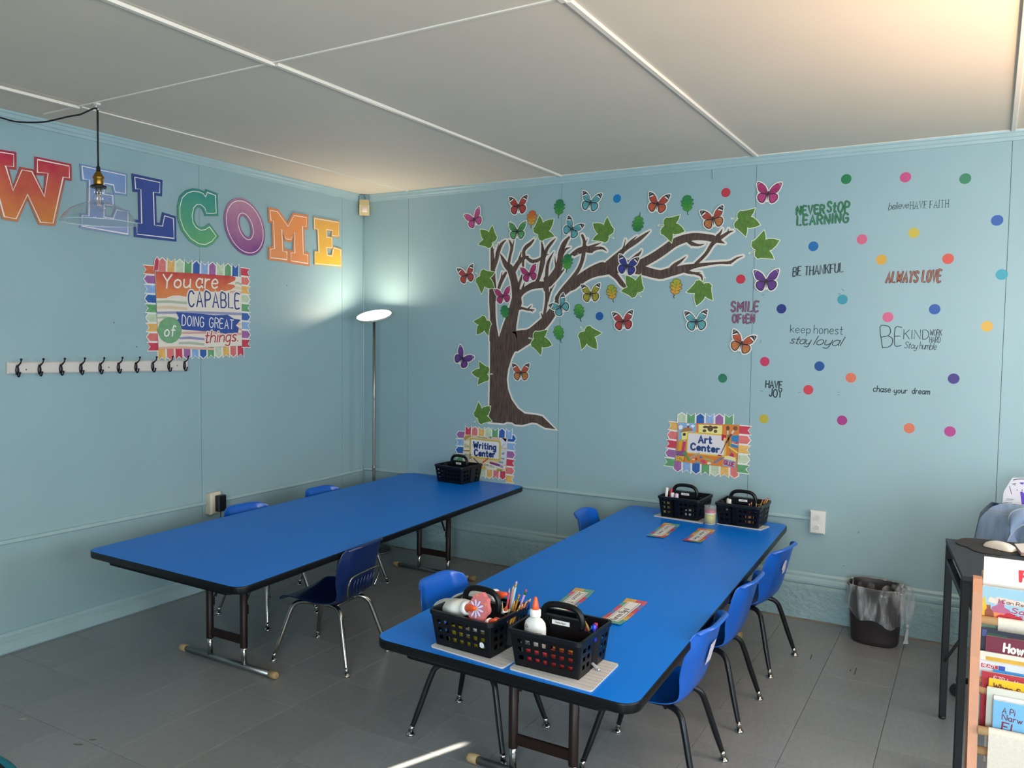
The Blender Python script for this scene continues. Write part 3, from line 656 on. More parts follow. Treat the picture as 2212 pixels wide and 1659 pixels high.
# ---- paper tree
C5 = crop(WB, 960, 380, 6.38); C6 = crop(WB, 1240, 380, 4.608); C7 = crop(WB, 960, 600, 4.741)
def sc(fn, x, y): a, b = fn([(x, y), (x+10, y)]); return abs(b[0]-a[0])/10
ST = [
(C5, [(685, 1680, 85), (672, 1400, 58), (668, 1200, 52), (660, 1050, 40), (652, 955, 14)]),
(C5, [(690, 1270, 30), (720, 1150, 48), (750, 1030, 42), (790, 940, 36), (845, 888, 12)]), (C5, [(722, 1080, 30), (738, 1000, 18), (748, 930, 5)]), (C5, [(668, 1060, 20), (684, 1000, 5)]),
(C5, [(740, 1580, 24), (785, 1450, 44), (850, 1335, 30)]), (C5, [(785, 1450, 34), (797, 1325, 5)]),
(C5, [(1002, 1760, 124), (990, 1600, 106), (962, 1450, 90), (915, 1290, 88), (850, 1225, 62), (800, 1130, 34), (770, 1072, 6)]),
(C5, [(880, 1250, 36), (905, 1110, 32), (930, 1000, 36), (915, 930, 26), (893, 886, 12)]), (C5, [(935, 1000, 24), (950, 940, 16), (960, 885, 10)]),
(C5, [(960, 1300, 60), (1020, 1200, 52), (1090, 1135, 46), (1160, 1108, 10)]), (C5, [(1025, 1200, 44), (1045, 1110, 22), (1062, 1045, 5)]),
(C5, [(1100, 1120, 44), (1095, 1040, 38), (1130, 980, 44), (1190, 930, 36), (1248, 862, 10)]),
(C5, [(1130, 1120, 30), (1200, 1175, 40), (1270, 1172, 38), (1345, 1130, 30)]),
(C5, [(1270, 1480, 50), (1310, 1380, 44), (1335, 1280, 56), (1360, 1150, 62), (1355, 1000, 36), (1336, 886, 5)]),
(C5, [(1375, 1110, 52), (1420, 1000, 38), (1480, 920, 32), (1535, 862, 6)]), (C5, [(1390, 1090, 24), (1440, 1083, 5)]),
(C5, [(1400, 1560, 62), (1408, 1420, 44), (1420, 1250, 40), (1450, 1150, 30), (1510, 1048, 5)]),
(C5, [(1405, 1500, 90), (1500, 1390, 92), (1570, 1280, 92), (1600, 1150, 78), (1605, 1050, 60), (1650, 940, 60), (1690, 880, 40), (1740, 825, 18)]),
(C5, [(1545, 1260, 30), (1528, 1170, 14), (1526, 1100, 4)]), (C5, [(1620, 1090, 40), (1670, 1015, 28), (1737, 985, 6)]),
(C5, [(1450, 1500, 50), (1550, 1400, 42), (1650, 1288, 14)]), (C5, [(1060, 1600, 34), (1090, 1520, 20), (1108, 1462, 5)]), (C5, [(1095, 1290, 8), (1085, 1220, 30), (1090, 1150, 26)]), (C5, [(1010, 1560, 44), (1050, 1440, 30), (1085, 1330, 22), (1085, 1240, 16)]),
(C5, [(1000, 1700, 70), (1060, 1610, 66), (1150, 1545, 66), (1250, 1505, 80), (1400, 1500, 66)]),
(C7, [(1038, 10, 40), (1052, 130, 38), (1046, 250, 28), (1022, 390, 26)]), (C7, [(1060, 240, 14), (1082, 150, 16), (1130, 70, 4)]), (C7, [(1085, 130, 10), (1092, 100, 3)]), (C7, [(1010, 400, 22), (990, 362, 4)]),
(C7, [(715, 655, 170), (800, 622, 140), (880, 590, 110), (960, 520, 96), (1050, 430, 86), (1120, 330, 74), (1190, 215, 56)]),
(C5, [(1560, 1690, 70), (1640, 1570, 62), (1750, 1430, 50), (1850, 1290, 45), (1905, 1150, 45), (1925, 1010, 50), (1930, 905, 36), (1900, 818, 28)]), (C5, [(1925, 960, 30), (1950, 910, 16), (1975, 870, 4)]),
(C5, [(1560, 1720, 60), (1650, 1600, 80), (1760, 1500, 105), (1900, 1400, 112), (2050, 1310, 118), (2180, 1262, 130)]), (C5, [(1870, 1400, 30), (1915, 1320, 6)]),
(C5, [(1740, 1092, 24), (1830, 1035, 50), (1930, 1010, 64), (2030, 1035, 50)]), (C5, [(1790, 1090, 30), (1855, 1072, 5)]),
(C6, [(60, 760, 30), (100, 722, 50), (160, 740, 46), (220, 722, 30), (285, 720, 20), (326, 748, 5)]), (C6, [(150, 722, 40), (210, 690, 20), (268, 666, 4)]),
(C6, [(-20, 1092, 84), (100, 1005, 82), (200, 955, 88), (300, 930, 98), (400, 905, 112), (500, 900, 112), (600, 915, 100), (700, 945, 78), (850, 982, 76), (950, 960, 78), (1100, 922, 66), (1200, 897, 42), (1300, 882, 30), (1450, 865, 20), (1550, 862, 26), (1620, 820, 18), (1682, 797, 4)]),
(C6, [(1080, 935, 40), (1180, 968, 24), (1265, 960, 4)]), (C6, [(1190, 966, 22), (1265, 992, 22), (1276, 1040, 8)]), (C6, [(1500, 864, 16), (1568, 876, 4)]),
(C6, [(940, 940, 22), (1000, 890, 34), (1060, 850, 24), (1117, 802, 4)]),
(C6, [(540, 900, 70), (660, 875, 74), (740, 838, 74), (830, 785, 76), (910, 730, 76), (1000, 665, 76), (1100, 625, 72), (1200, 605, 66), (1320, 612, 60), (1400, 630, 58), (1502, 672, 4)]),
(C6, [(1130, 640, 30), (1170, 672, 34), (1240, 690, 20), (1298, 678, 4)]), (C6, [(1165, 680, 16), (1172, 700, 4)]),
(C6, [(1440, 620, 50), (1375, 680, 36), (1315, 775, 30), (1230, 860, 30), (1190, 895, 26)]),
(C6, [(1420, 640, 46), (1490, 595, 32), (1540, 562, 24), (1588, 548, 4)]), (C6, [(1430, 600, 34), (1462, 560, 18), (1476, 526, 4)]), (C6, [(1530, 570, 16), (1538, 528, 4)]),
(C6, [(310, 905, 60), (420, 815, 62), (500, 735, 38), (620, 652, 40), (700, 592, 26), (756, 548, 4)]), (C6, [(500, 735, 30), (560, 662, 24), (626, 600, 4)]), (C6, [(490, 730, 20), (500, 695, 12), (513, 632, 4)]), (C6, [(560, 850, 28), (620, 800, 30), (660, 762, 16), (671, 738, 4)]),
(C6, [(370, 950, 62), (430, 1010, 44), (480, 1075, 40), (520, 1108, 30)]), (C6, [(60, 1005, 34), (98, 955, 5)]),
(C7, [(730, 312, 46), (800, 312, 20), (850, 326, 18), (922, 330, 8)]), (C7, [(860, 318, 14), (892, 284, 4)]), (C7, [(882, 328, 14), (906, 348, 4)]),
(C7, [(650, 660, 190), (665, 520, 130), (700, 380, 100), (730, 260, 90), (738, 200, 80)]),
(C7, [(512, 640, 90), (502, 520, 70), (498, 400, 52), (492, 250, 58), (496, 80, 62)]),
]
TR = C7([(470, 560), (640, 640), (800, 600), (790, 680), (730, 735), (690, 820), (655, 930), (640, 1040), (652, 1140), (688, 1245), (750, 1335), (825, 1392), (940, 1404), (1005, 1420), (1140, 1552), (1030, 1535), (950, 1490), (900, 1482), (800, 1508), (725, 1502), (690, 1480), (640, 1476), (608, 1492), (500, 1482), (455, 1478), (462, 1300), (468, 900)])
TB = empty('tree_decal', mapB(*C7([(620, 1500)])[0]), 'large brown paper tree with white edge leaning right across the back wall', 'wall sticker')
bark = M('4f3d33', .7, noise=(42, .85), aniso=(3.4, 1.0, .30), bump=(60, .3, .001))
def trunk(mb, extra, d0, d1):
    mb.prism(offset(TR, extra) if extra else TR, mapB, d0, d1)
    for fn, pts in ST:
        P = fn([(p[0], p[1]) for p in pts]); W = [p[2]*1.1*sc(fn, p[0], p[1])+2*extra for p in pts]
        c = cat([(P[i][0], P[i][1], W[i]) for i in range(len(P))], 3)
        if extra: c = [(x, y, max(w_, 2*extra)) for x, y, w_ in c]
        mb.ribbon([(x, y) for x, y, w_ in c], [max(w_, .002) for x, y, w_ in c], mapB, d0, d1)
mb = MB(); trunk(mb, .0120, .0006, .0012); mb.build('paper_edge', M('ddd5c9', .6), TB)
mb = MB(); trunk(mb, 0, .0018, .0021); mb.build('printed_bark', bark, TB)

# ---- paper leaves
LEAFH = [(0, 0), (.08, -.09), (.24, -.14), (.40, -.06), (.41, .06), (.47, .20), (.66, .57), (.44, .56), (.25, .50), (.25, .62), (.15, .84), (0, 1.03)]
LEAF = LEAFH+[(-x, y) for x, y in LEAFH[-2:0:-1]]
LW = M('dfe3c8', .6); LG = M('567a2c', .6, noise=(70, .25), aniso=(1, 1, .5)); LV = M('3f6226', .6)
def tf(base, tip, sx=1.0):
    a = Vector(base); e = Vector(tip)-a; r = Vector((e.y, -e.x))*sx
    return lambda x, y: (a.x+r.x*x+e.x*y, a.y+r.y*x+e.y*y)
def maple(bpx, tpx, label, grp='ivy leaf cut-outs'):
    b_, t_ = WB(*bpx), WB(*tpx); T = tf(b_, t_, 1.0); R = empty('paper_leaf', mapB(*b_), label, 'wall sticker', grp)
    L_ = [T(*p) for p in LEAF]; s = (Vector(t_)-Vector(b_)).length
    d = .003
    mb = MB().prism(offset(L_, .0042), mapB, d, d+.0007); mb.ribbon([T(0, .02), T(.03, -.32)], .009, mapB, d, d+.0007); mb.build('paper_edge', LW, R)
    mb = MB().prism(L_, mapB, d+.0008, d+.001); mb.build('leaf_face', LG, R)
    mb = MB()
    for q in ((0, .9), (.52, .5), (-.52, .5), (.28, -.03), (-.28, -.03), (.14, .66), (-.14, .66)):
        st = (0, .03) if abs(q[0]) > .2 or q[0] == 0 else (0, .4)
        mb.ribbon([T(*st), T(*q)], [s*.016, s*.006], mapB, d+.0011, d+.0012, caps=False)
    mb.ribbon([T(0, .02), T(.03, -.28)], .0032, mapB, d+.0011, d+.0012); mb.build('veins', LV, R)
for b_, t_, l in (((1063.4, 522.6), (1038.4, 496.8), 'green ivy paper leaf at the top end of the left trunk stem'), ((1163.8, 505.4), (1195.9, 474.8), 'green ivy paper leaf above the left branches, right of the green butterfly'),
    ((1038.4, 597.1), (1067.4, 622.2), 'green ivy paper leaf beside the trunk, right of the red butterfly at far left'), ((1314.9, 508), (1282.3, 483.7), 'green ivy paper leaf right of the two teal butterflies above the branches'),
    ((1436.4, 488.5), (1478.3, 499.4), 'green ivy paper leaf on top of the long upper branch'), ((1595.9, 474.4), (1641, 485.7), 'green ivy paper leaf at the outer tip of the long branch'),
    ((1633.9, 539.5), (1682.7, 520), 'green ivy paper leaf farthest right on the wall'), ((1376.7, 630.6), (1352.8, 596.4), 'green ivy paper leaf at the end of the stub below the long branch'),
    ((1519.9, 614.4), (1505.2, 658.9), 'green ivy paper leaf hanging from the lower right branch tip'), ((1155.1, 732.9), (1192, 745.1), 'green ivy paper leaf in the crook right of the trunk'),
    ((1263.7, 717.1), (1289, 752.9), 'green ivy paper leaf alone on bare wall below the blue dot'), ((1050.7, 692.8), (1030.7, 721.9), 'green ivy paper leaf left of the trunk, above the purple butterfly'),
    ((1052.8, 807.8), (1020.1, 804.6), 'green ivy paper leaf at middle height on the left edge of the trunk'), ((1033.8, 902.7), (1059.6, 878.4), 'green ivy paper leaf at the foot of the trunk')):
    maple(b_, t_, l)
OAKH = [(0, 0), (.04, .04), (.06, .1), (.16, .12), (.25, .22), (.24, .29), (.12, .31), (.22, .35), (.34, .44), (.33, .50), (.17, .53), (.28, .57), (.34, .68), (.30, .74), (.16, .75), (.24, .82), (.19, .93), (.08, .99), (0, 1)]
OAK = [(x*.98, y) for x, y in OAKH]+[(-x*.98, y) for x, y in OAKH[-2:0:-1]]
def oak(stem, top, c1, c2, ce_, label):
    a, b = WB(*stem), WB(*top); T0 = tf(a, b); T = lambda x, y: T0(x, .14+y*.86); R = empty('oak_leaf', mapB(*a), label, 'wall sticker', 'oak leaf cut-outs')
    L_ = [T(*p) for p in OAK]; d = .003; lo = 0 if b[1] > a[1] else -(abs(b[1]-a[1]))
    mb = MB().prism(offset(L_, .0012), mapB, d, d+.0007); mb.ribbon([T0(0, .16), T0(-.02, .06), T0(.02, 0)], .0045, mapB, d, d+.0007); mb.build('dark_edge', M(ce_, .6), R)
    MB().prism(offset(L_, -.0016), mapB, d+.0008, d+.001).build('leaf_face', water(c1, c2, (b[1]-a[1])*.9, (b[1]-a[1])*.2, scale=20), R)
    mb = MB(); mb.ribbon([T(0, 0), T(0, .85)], .0016, mapB, d+.0011, d+.0012)
    for y in (.3, .5, .68):
        for s_ in (-1, 1): mb.ribbon([T(0, y-.06), T(s_*.2, y+.06)], .0012, mapB, d+.0011, d+.0012)
    mb.build('veins', M(ce_, .6), R)
oak((1147.2, 493), (1151, 455), 'c2502a', 'c89a24', '6b5a28', 'red to yellow oak leaf cut-out left of the top branches')
oak((1207, 471.7), (1210, 431), '127048', '3f8f2e', '1f5a34', 'green oak leaf cut-out high between red and teal butterflies')
oak((1486.3, 464.2), (1484.1, 422.3), '187a3c', '46922c', '1d5a30', 'green oak leaf cut-out high between the two orange butterflies')
oak((1383.2, 459.2), (1375.6, 500), '187038', '4a9030', '1d5a30', 'green oak leaf cut-out hanging stem upward above the long branch')
oak((1224.1, 589), (1227.2, 549.3), '0f6c40', '4c9a2c', '1d5a30', 'green oak leaf cut-out lying over the branch fork')
oak((1325.7, 652.8), (1319.2, 615.5), '7f9a28', 'd6922a', '4a4a1e', 'olive to orange oak leaf cut-out under the long branch, by the yellow butterfly')
oak((1455.9, 643.7), (1463.5, 602.4), '9aa02e', 'dd962a', '5a4420', 'olive to orange oak leaf cut-out under the right end of the long branch')
oak((1255.2, 694.2), (1248.7, 657.4), '4f9a34', '12703c', '154a30', 'green oak leaf cut-out just left of the lower blue dot')
oak((1213.1, 740.3), (1203.6, 704), '4f9a34', '2c7c34', '1d5a30', 'green oak leaf cut-out right of the trunk leaf cluster')
oak((1095, 692), (1088.7, 660), '127044', '3a8c38', '1d5a34', 'dark green oak leaf cut-out tucked in the trunk fork')

# ---- butterflies
FW_ = [(.03, .10), (.12, .34), (.30, .62), (.55, .82), (.80, .92), (.97, .92), (1.0, .80), (.93, .52), (.84, .28), (.70, .12), (.45, .03), (.2, .0), (.04, 0)]
HW_ = [(.04, .02), (.3, .03), (.62, .06), (.78, -.06), (.84, -.26), (.78, -.48), (.60, -.68), (.40, -.76), (.24, -.70), (.14, -.50), (.06, -.22)]
TIP = [(.48, .74), (.80, .915), (.965, .915), (.995, .80), (.92, .52), (.86, .36), (.70, .46), (.58, .58)]
def bfly(u, v, wpx, rot, col, hcol, label, dark='1d1a20', spots=True, tip=True):
    c = WB(u, v); a = WB(u-wpx/2, v); b = WB(u+wpx/2, v); s = (b[0]-a[0])/2; ca_, sa_ = math.cos(math.radians(rot)), math.sin(math.radians(rot))
    def T(x, y): x *= s; y = (y-.08)*s; return (c[0]+x*ca_-y*sa_, c[1]+x*sa_+y*ca_)
    R = empty('paper_butterfly', mapB(*T(0, 0)), label, 'wall sticker', 'paper butterflies'); d = .006
    mb = MB()
    for sd in (-1, 1):
        for poly in (FW_, HW_): mb.prism(offset([T(sd*x, y) for x, y in poly], s*.09), mapB, d, d+.0007)
        mb.ribbon([T(0, .1), T(sd*.06, .3), T(sd*.12, .5)], s*.05, mapB, d, d+.0007)
    mb.ribbon([T(0, .2), T(0, -.6)], s*.2, mapB, d, d+.0007); mb.build('paper_edge', M('dfd9cf', .6), R)
    mb = MB()
    for sd in (-1, 1):
        for poly in (FW_, HW_): mb.prism([T(sd*x, y) for x, y in poly], mapB, d+.0008, d+.0009)
    mb.build('wing_border', M(dark, .6), R)
    for nm, poly, cc_, k in (('fore_wing', FW_, col, .045), ('hind_wing', HW_, hcol, .075)):
        for sd in (-1, 1): MB().prism(offset([T(sd*x, y) for x, y in poly], -s*k), mapB, d+.001, d+.0011).build(nm, M(cc_, .6, noise=(60, .18)), R)
    mb = MB()
    for sd in (-1, 1):
        if tip: mb.prism([T(sd*x, y) for x, y in TIP], mapB, d+.0012, d+.00125)
        for q in ((.8, .5), (.75, .3), (.5, .5)): mb.ribbon([T(sd*.1, .1), T(sd*q[0], q[1])], s*.022, mapB, d+.0012, d+.00125, caps=False)
        for q in ((.7, -.2), (.62, -.45), (.4, -.62)): mb.ribbon([T(sd*.08, -.04), T(sd*q[0], q[1])], s*.02, mapB, d+.0012, d+.00125, caps=False)
    mb.ribbon([T(0, .2), T(0, .1), T(0, -.1), T(0, -.5)], [s*.07, s*.1, s*.09, s*.03], mapB, d+.0012, d+.0016); mb.build('body_and_veins', M('2b2228', .6), R)
    if spots:
        mb = MB()
        for sd in (-1, 1):
            if tip: mb.ribbon([T(sd*.58, .66), T(sd*.72, .58), T(sd*.84, .50)], s*.10, mapB, d+.0013, d+.0014)
            for q in ((.86, .8), (.9, .7), (.78, .84)): mb.prism([T(sd*(q[0]+.03*math.cos(k*PI/3)), q[1]+.03*math.sin(k*PI/3)) for k in range(6)], mapB, d+.0013, d+.0014)
        mb.build('white_spots', M('e4e0da', .6), R)
RD, PK, MG, TL, OR_, NV, PU, YG, GN = 'a83c38', 'b84a82', 'a82a66', '5aa0a4', 'b85230', '2f3686', '5f3480', '9a9420', '3f8848'
for q in ((1025, 472.5, 36, 21, PK, PK, 'pink paper butterfly, highest at the far left of the tree', False), (1120.7, 443.5, 40, 2, RD, RD, 'red paper butterfly above the green butterfly, top left', True), (1118.6, 498.3, 38, 0, GN, '4f9a58', 'green paper butterfly, the only green one', False),
    (1277, 435.6, 43, -12, TL, TL, 'teal paper butterfly left of the high blue dot', True), (1237.4, 492.9, 41, -30, TL, TL, 'teal paper butterfly tilted over the middle branch tips', True), (1008.6, 593, 36, 12, RD, RD, 'red paper butterfly at the far left, beside the ivy leaf', True),
    (1144.2, 590.8, 36, 12, MG, MG, 'magenta paper butterfly among the inner branches', False), (1087.6, 638, 35, 9, MG, MG, 'magenta paper butterfly on the left trunk fork', False), (1277.3, 632.8, 42, 3, YG, YG, 'yellow green paper butterfly under the long branch', True),
    (1356.1, 573.1, 45, -11, NV, NV, 'navy blue paper butterfly on the thick part of the long branch', True), (1347, 692.5, 45, 6, RD, RD, 'red paper butterfly right of the lower blue dot', True), (1504.8, 692.5, 50, 4, TL, TL, 'teal paper butterfly on bare wall, lowest right of the tree', True),
    (1421.9, 438.6, 47, -11, 'b04430', OR_, 'orange paper butterfly high above the long branch', True), (1540.6, 471.1, 51, 10, 'b04430', 'b8703c', 'orange paper butterfly over the right tip of the long branch', True), (1659.9, 416.9, 54, -6, MG, 'b83a74', 'magenta paper butterfly near the ceiling at the right', False),
    (1655.6, 605.7, 55, 1, PU, PU, 'purple paper butterfly right of the red dot', False), (1603.2, 739.8, 53, -16, OR_, 'b8703c', 'orange paper butterfly under the smile lettering', True), (1001.1, 773, 38, -35, PU, PU, 'purple paper butterfly tilted left of the trunk', False),
    (1126.2, 803.5, 38, 2, OR_, 'b8753c', 'orange paper butterfly right of the trunk', True), (1211, 661.2, 40, 36, TL, TL, 'teal paper butterfly tilted on the rising branch', True)):
    bfly(*q[:7], tip=q[7] or q[4] in (NV,), dark='1d1a20' if q[7] else '4a1636' if q[4] in (PK, MG) else '20182c')

# ---- round dot stickers
CN = {'0f86c8': 'sky blue', 'd63a4a': 'red', '14854a': 'green', 'e0508c': 'pink', '3f8f68': 'sea green', '2a62b8': 'blue', 'dcc64a': 'yellow', 'e8688e': 'pink', '1070b8': 'blue', 'ecb440': 'amber', 'ea5c48': 'orange red', '3fb0c4': 'turquoise', 'dc3445': 'red', '3aa0b4': 'turquoise', '1c2f84': 'navy', 'e86a94': 'pink', '2a5cb4': 'blue', 'f5c04e': 'amber', 'd83464': 'crimson', '12509c': 'dark blue', '27825e': 'green', 'e03c50': 'red', 'ec7a58': 'orange', '46308c': 'violet', 'c8bc40': 'mustard', 'b03088': 'magenta', 'ec7c5a': 'orange', 'c03a90': 'magenta', '1460b0': 'blue'}
for u, v, c, wh in ((1333, 429, '0f86c8', 'above the long branch'), (1568, 416, 'd63a4a', 'high above the branch tip'), (1828, 387, '14854a', 'above the green lettering'), (1956, 383, 'e0508c', 'near the ceiling between two green dots'), (2085, 386, '3f8f68', 'near the ceiling at far right'), (2154, 476, '2a62b8', 'right of the faith lettering'),
    (1974, 503, 'dcc64a', 'below the faith lettering'), (1862, 517, 'e8688e', 'between green lettering and amber dot'), (1757, 532, '1070b8', 'above the thankful lettering'), (1904, 561, 'ecb440', 'above the left end of the brown lettering'), (2048, 559, 'ea5c48', 'above the right end of the brown lettering'), (2164, 593, '3fb0c4', 'at the right wall seam'),
    (1600, 603, 'dc3445', 'left of the purple butterfly'), (1820, 647, '3aa0b4', 'above the honest lettering'), (1688, 667, '1c2f84', 'right of the smile lettering'), (1918, 685, 'e86a94', 'above the big letter B'), (2019, 668, '2a5cb4', 'above the kind lettering'), (2132, 705, 'f5c04e', 'right of the work hard lettering'),
    (1652, 781, 'd83464', 'right below the lowest orange butterfly'), (1770, 791, '12509c', 'below the loyal lettering'), (1561, 817, '27825e', 'alone above the art poster'), (1746, 842, 'e03c50', 'right of the joy lettering'), (1838, 816, 'ec7a58', 'left above the dream lettering'), (2060, 818, '46308c', 'right above the dream lettering'),
    (1650, 905, 'c8bc40', 'right of the art poster'), (1819, 908, 'b03088', 'left below the dream lettering'), (1964, 925, 'ec7c5a', 'below the dream lettering'), (2052, 932, 'c03a90', 'lowest at the far right'), (1295, 683, '1460b0', 'under the tree, left of the red butterfly')):
    c0 = WB(u, v); rd = .0262
    tag(MB().prism([(c0[0]+rd*math.cos(k*PI/14), c0[1]+rd*math.sin(k*PI/14)) for k in range(28)], mapB, .0003, .0007).build('dot_sticker', M('%02x%02x%02x' % tuple(int(int(c[i:i+2], 16)*.87) for i in (0, 2, 4)), .5)), CN[c]+' round dot sticker '+wh, 'sticker', 'round dot stickers')

# ---- hand-lettered sayings
INK = M('17252e', .6)
def say(label, rows, col=None, cd_=None):
    mb = MB(); mb2 = MB() if col else None; pts = []
    for txt, p0, p1, hpx, wpx, k in rows:
        a, b = WB(*p0), WB(*p1); pts += [a, b]; h = abs(WB(p0[0], p0[1]-hpx)[1]-a[1]); wd = h*wpx/hpx
        st = random.getstate(); write(mb, txt, a, b, h, wd, mapB, .0003, .0006, **k)
        if col: random.setstate(st); write(mb2, txt, a, b, h, wd*.58, mapB, .0007, .0009, **k)
    r = empty('wall_lettering', mapB(sum(p[0] for p in pts)/len(pts), min(p[1] for p in pts)), label, 'lettering')
    mb.build('ink', M(cd_, .6) if cd_ else INK, r)
    if col: mb2.build('colour_fill', M(col, .6, noise=(60, .12)), r)
J = dict(jit=.35, gap=2.2)
say('green hand lettering that reads never stop learning', [('NEVER', (1721, 464.5), (1780, 460), 17, 4.2, dict(J, gap=3.4)), ('StOP'.replace('t', 't'), (1787, 458), (1833, 457), 21, 4.2, dict(J, gap=3.2)), ('LEARNING', (1722, 486), (1832, 480), 18.5, 4.2, dict(J, gap=3.3))], '2f7c50', '173d2e')
say('thin black lettering that reads believe, have faith', [('believe', (1919, 453), (1962, 449.5), 14.5, 1.1, dict(slant=.2, gap=1.2)), ('HAVE FAITH', (1966, 451.5), (2048.5, 447.5), 15.2, 1.0, dict(gap=3.0, space=3.2, serif=True, curve=False))])
say('black sketchy lettering that reads be thankful', [('BE THANKFUL', (1713, 596.5), (1821, 587.5), 19, 1.6, dict(jit=.5, slant=.12, gap=2, curve=False)), ('BE THANKFUL', (1711.5, 597.5), (1819.5, 588.5), 19, .7, dict(jit=.5, slant=.12, gap=2, curve=False))])
say('brown block lettering that reads always love', [('ALWAYS', (1914, 610), (1981, 609), 22, 4.4, dict(slant=.22, gap=3.2)), ('LOVE', (1992, 609), (2031, 608), 24, 4.4, dict(slant=.16, gap=3.2))], '9c5f48', '3f2a26')
say('mauve block lettering that reads smile often', [('SMILE', (1579.5, 673), (1637, 671.5), 20, 4.2, dict(J, gap=3.4, slant=.08)), ('OFtEN', (1582.5, 697), (1629, 697), 17, 4.0, dict(J, gap=3.4))], '8e5470', '2f2238')
say('black pen lettering that reads keep honest, stay loyal', [('keep', (1707, 718), (1750, 720), 16, 1.2, {}), ('honest', (1758, 720), (1820, 722.5), 18, 1.2, {}), ('stay', (1706, 741.5), (1748, 744), 16.5, 1.6, dict(slant=.3, gap=1.0)), ('loyal', (1756, 744.5), (1816, 747), 19, 1.6, dict(slant=.3, gap=1.0))])
say('black tall lettering that reads be kind, work hard, stay humble', [('B', (1906.5, 751.5), (1929, 747), 45, 1.6, dict(slant=.1)), ('E', (1933, 746), (1947, 745.5), 38, 1.5, dict(slant=.06)), ('KIND', (1952, 732), (2006, 732.5), 19.5, 1.3, dict(curve=False)), ('WORK', (2009, 724.5), (2034.5, 725), 12.5, 1.1, dict(gap=1.6)), ('HARD', (2008, 739.5), (2031, 740), 12, 1.1, dict(gap=1.8)), ('Stay', (1953, 751), (1980, 753.5), 13, 1.0, dict(slant=.2, gap=1.2)), ('humble', (1986, 753.5), (2022, 756), 15, 1.0, dict(slant=.1, gap=1.2))])
say('black brush lettering that reads have joy', [('HAVE', (1654, 836), (1688.5, 838.5), 14.5, 2.4, dict(jit=.8, curve=False)), ('JOY', (1662, 857), (1688.5, 859), 16.5, 2.4, dict(jit=.8))])
say('black lettering that reads chase your dream', [('chase', (1886, 845.5), (1923, 847.5), 12.5, 1.7, dict(slant=.08)), ('your', (1931, 849), (1959, 849.5), 11, 1.7, dict(slant=.08)), ('dream', (1970, 850), (2008, 852), 12, 1.7, dict(slant=.08))])
# ---- Writing Center poster (stands behind the caddy)
def poly_lift(root, name, fn, pts, mat, d, th=.0003):
    return MB().prism(fn(pts), mapB, d, d+th).build(name, mat, root)
TW = crop(WB, 920, 900, 9.217); tw1 = lambda x, y: TW([(x, y)])[0]
R = empty('writing_center_poster', mapB(*tw1(1180, 1080)), 'Writing Center poster framed in pennants, partly hidden by a black caddy', 'poster')
bunting(R, mapB, tw1(780, 370), tw1(1725, 445), vec(TW, (900, 370), (908, 170)), ['red', 'coral', 'tan', 'sage', 'green', 'blue', 'sky'], True)
bunting(R, mapB, tw1(1640, 345), tw1(1590, 1310), vec(TW, (1640, 600), (1815, 620)), ['blue', 'sky', 'purple', 'red', 'coral', 'tan'], False, .0022)
bunting(R, mapB, tw1(775, 285), tw1(745, 1050), vec(TW, (770, 500), (600, 490)), ['purple', 'sky', 'blue', 'green', 'sage'], False, .0022)
bunting(R, mapB, tw1(700, 1005), tw1(1605, 1085), vec(TW, (1300, 1070), (1290, 1255)), ['blue', 'sky', 'green', 'sage', 'tan', 'coral', 'red'], False, .002)
poly_lift(R, 'board', TW, [(770, 350), (1640, 430), (1600, 1090), (740, 1010)], M('cdb98f', .6, noise=(40, .1)), .006, .002)
CRM = M('d8cfb8', .6)
for pts, c in (([(775, 470), (880, 480), (870, 660), (765, 660)], CRM), ([(750, 690), (930, 700), (920, 900), (745, 890)], M('cfc8bc', .6)), ([(1510, 640), (1630, 650), (1605, 960), (1440, 950), (1500, 870)], M('c9c9cc', .6)), ([(1480, 420), (1640, 440), (1620, 620), (1520, 610)], M('cfcfd4', .6)), ([(1150, 900), (1430, 960), (1420, 1065), (1240, 1050)], CRM), ([(1430, 950), (1610, 990), (1560, 1040), (1440, 1010)], M('d8d4cc', .6)), ([(1010, 375), (1240, 390), (1230, 430), (900, 420)], CRM), ([(1350, 410), (1460, 420), (1450, 460), (1340, 450)], M('d9a9b0', .6)), ([(1530, 425), (1625, 435), (1600, 500)], M('b8303a', .6)), ([(1270, 395), (1330, 400), (1300, 440)], M('2a7f98', .6)), ([(1430, 1035), (1560, 1060), (1500, 1080), (1425, 1070)], M('8f8a20', .6)), ([(1130, 990), (1210, 1010), (1190, 1040), (1125, 1030)], M('d9a820', .6)), ([(765, 430), (800, 380), (905, 370), (905, 400), (830, 440), (800, 480)], M('b08a50', .6)), ([(765, 660), (925, 670), (925, 690), (760, 685)], M('8f7038', .6))):
    poly_lift(R, 'print_patch', TW, pts, c, .0081)
fr = [(890, 440), (915, 420), (1480, 482), (1500, 510), (1492, 850), (1470, 875), (900, 812), (880, 790)]
poly_lift(R, 'sign_frame', TW, fr, M('c9a93a', .6), .0085); poly_lift(R, 'sign_panel', TW, [(912, 462), (930, 450), (1455, 505), (1472, 525), (1465, 825), (1450, 840), (920, 785), (905, 770)], M('d8d6d4', .55), .0089)
def sayp(R, T1, rows, col, d, nm='lettering'):
    mb = MB()
    for txt, p0, p1, hpx, wpx, k in rows:
        a, b = T1(*p0), T1(*p1); h = abs(T1(p0[0], p0[1]-hpx)[1]-a[1]); write(mb, txt, a, b, h, h*wpx/hpx, mapB, d, d+.0003, **k)
    return mb.build(nm, M(col, .55), R)
sayp(R, tw1, [('Writing', (965, 612), (1405, 662), 115, 32, dict(gap=2.7)), ('Center', (985, 770), (1380, 805), 115, 32, dict(gap=2.6))], '14306e', .0093)
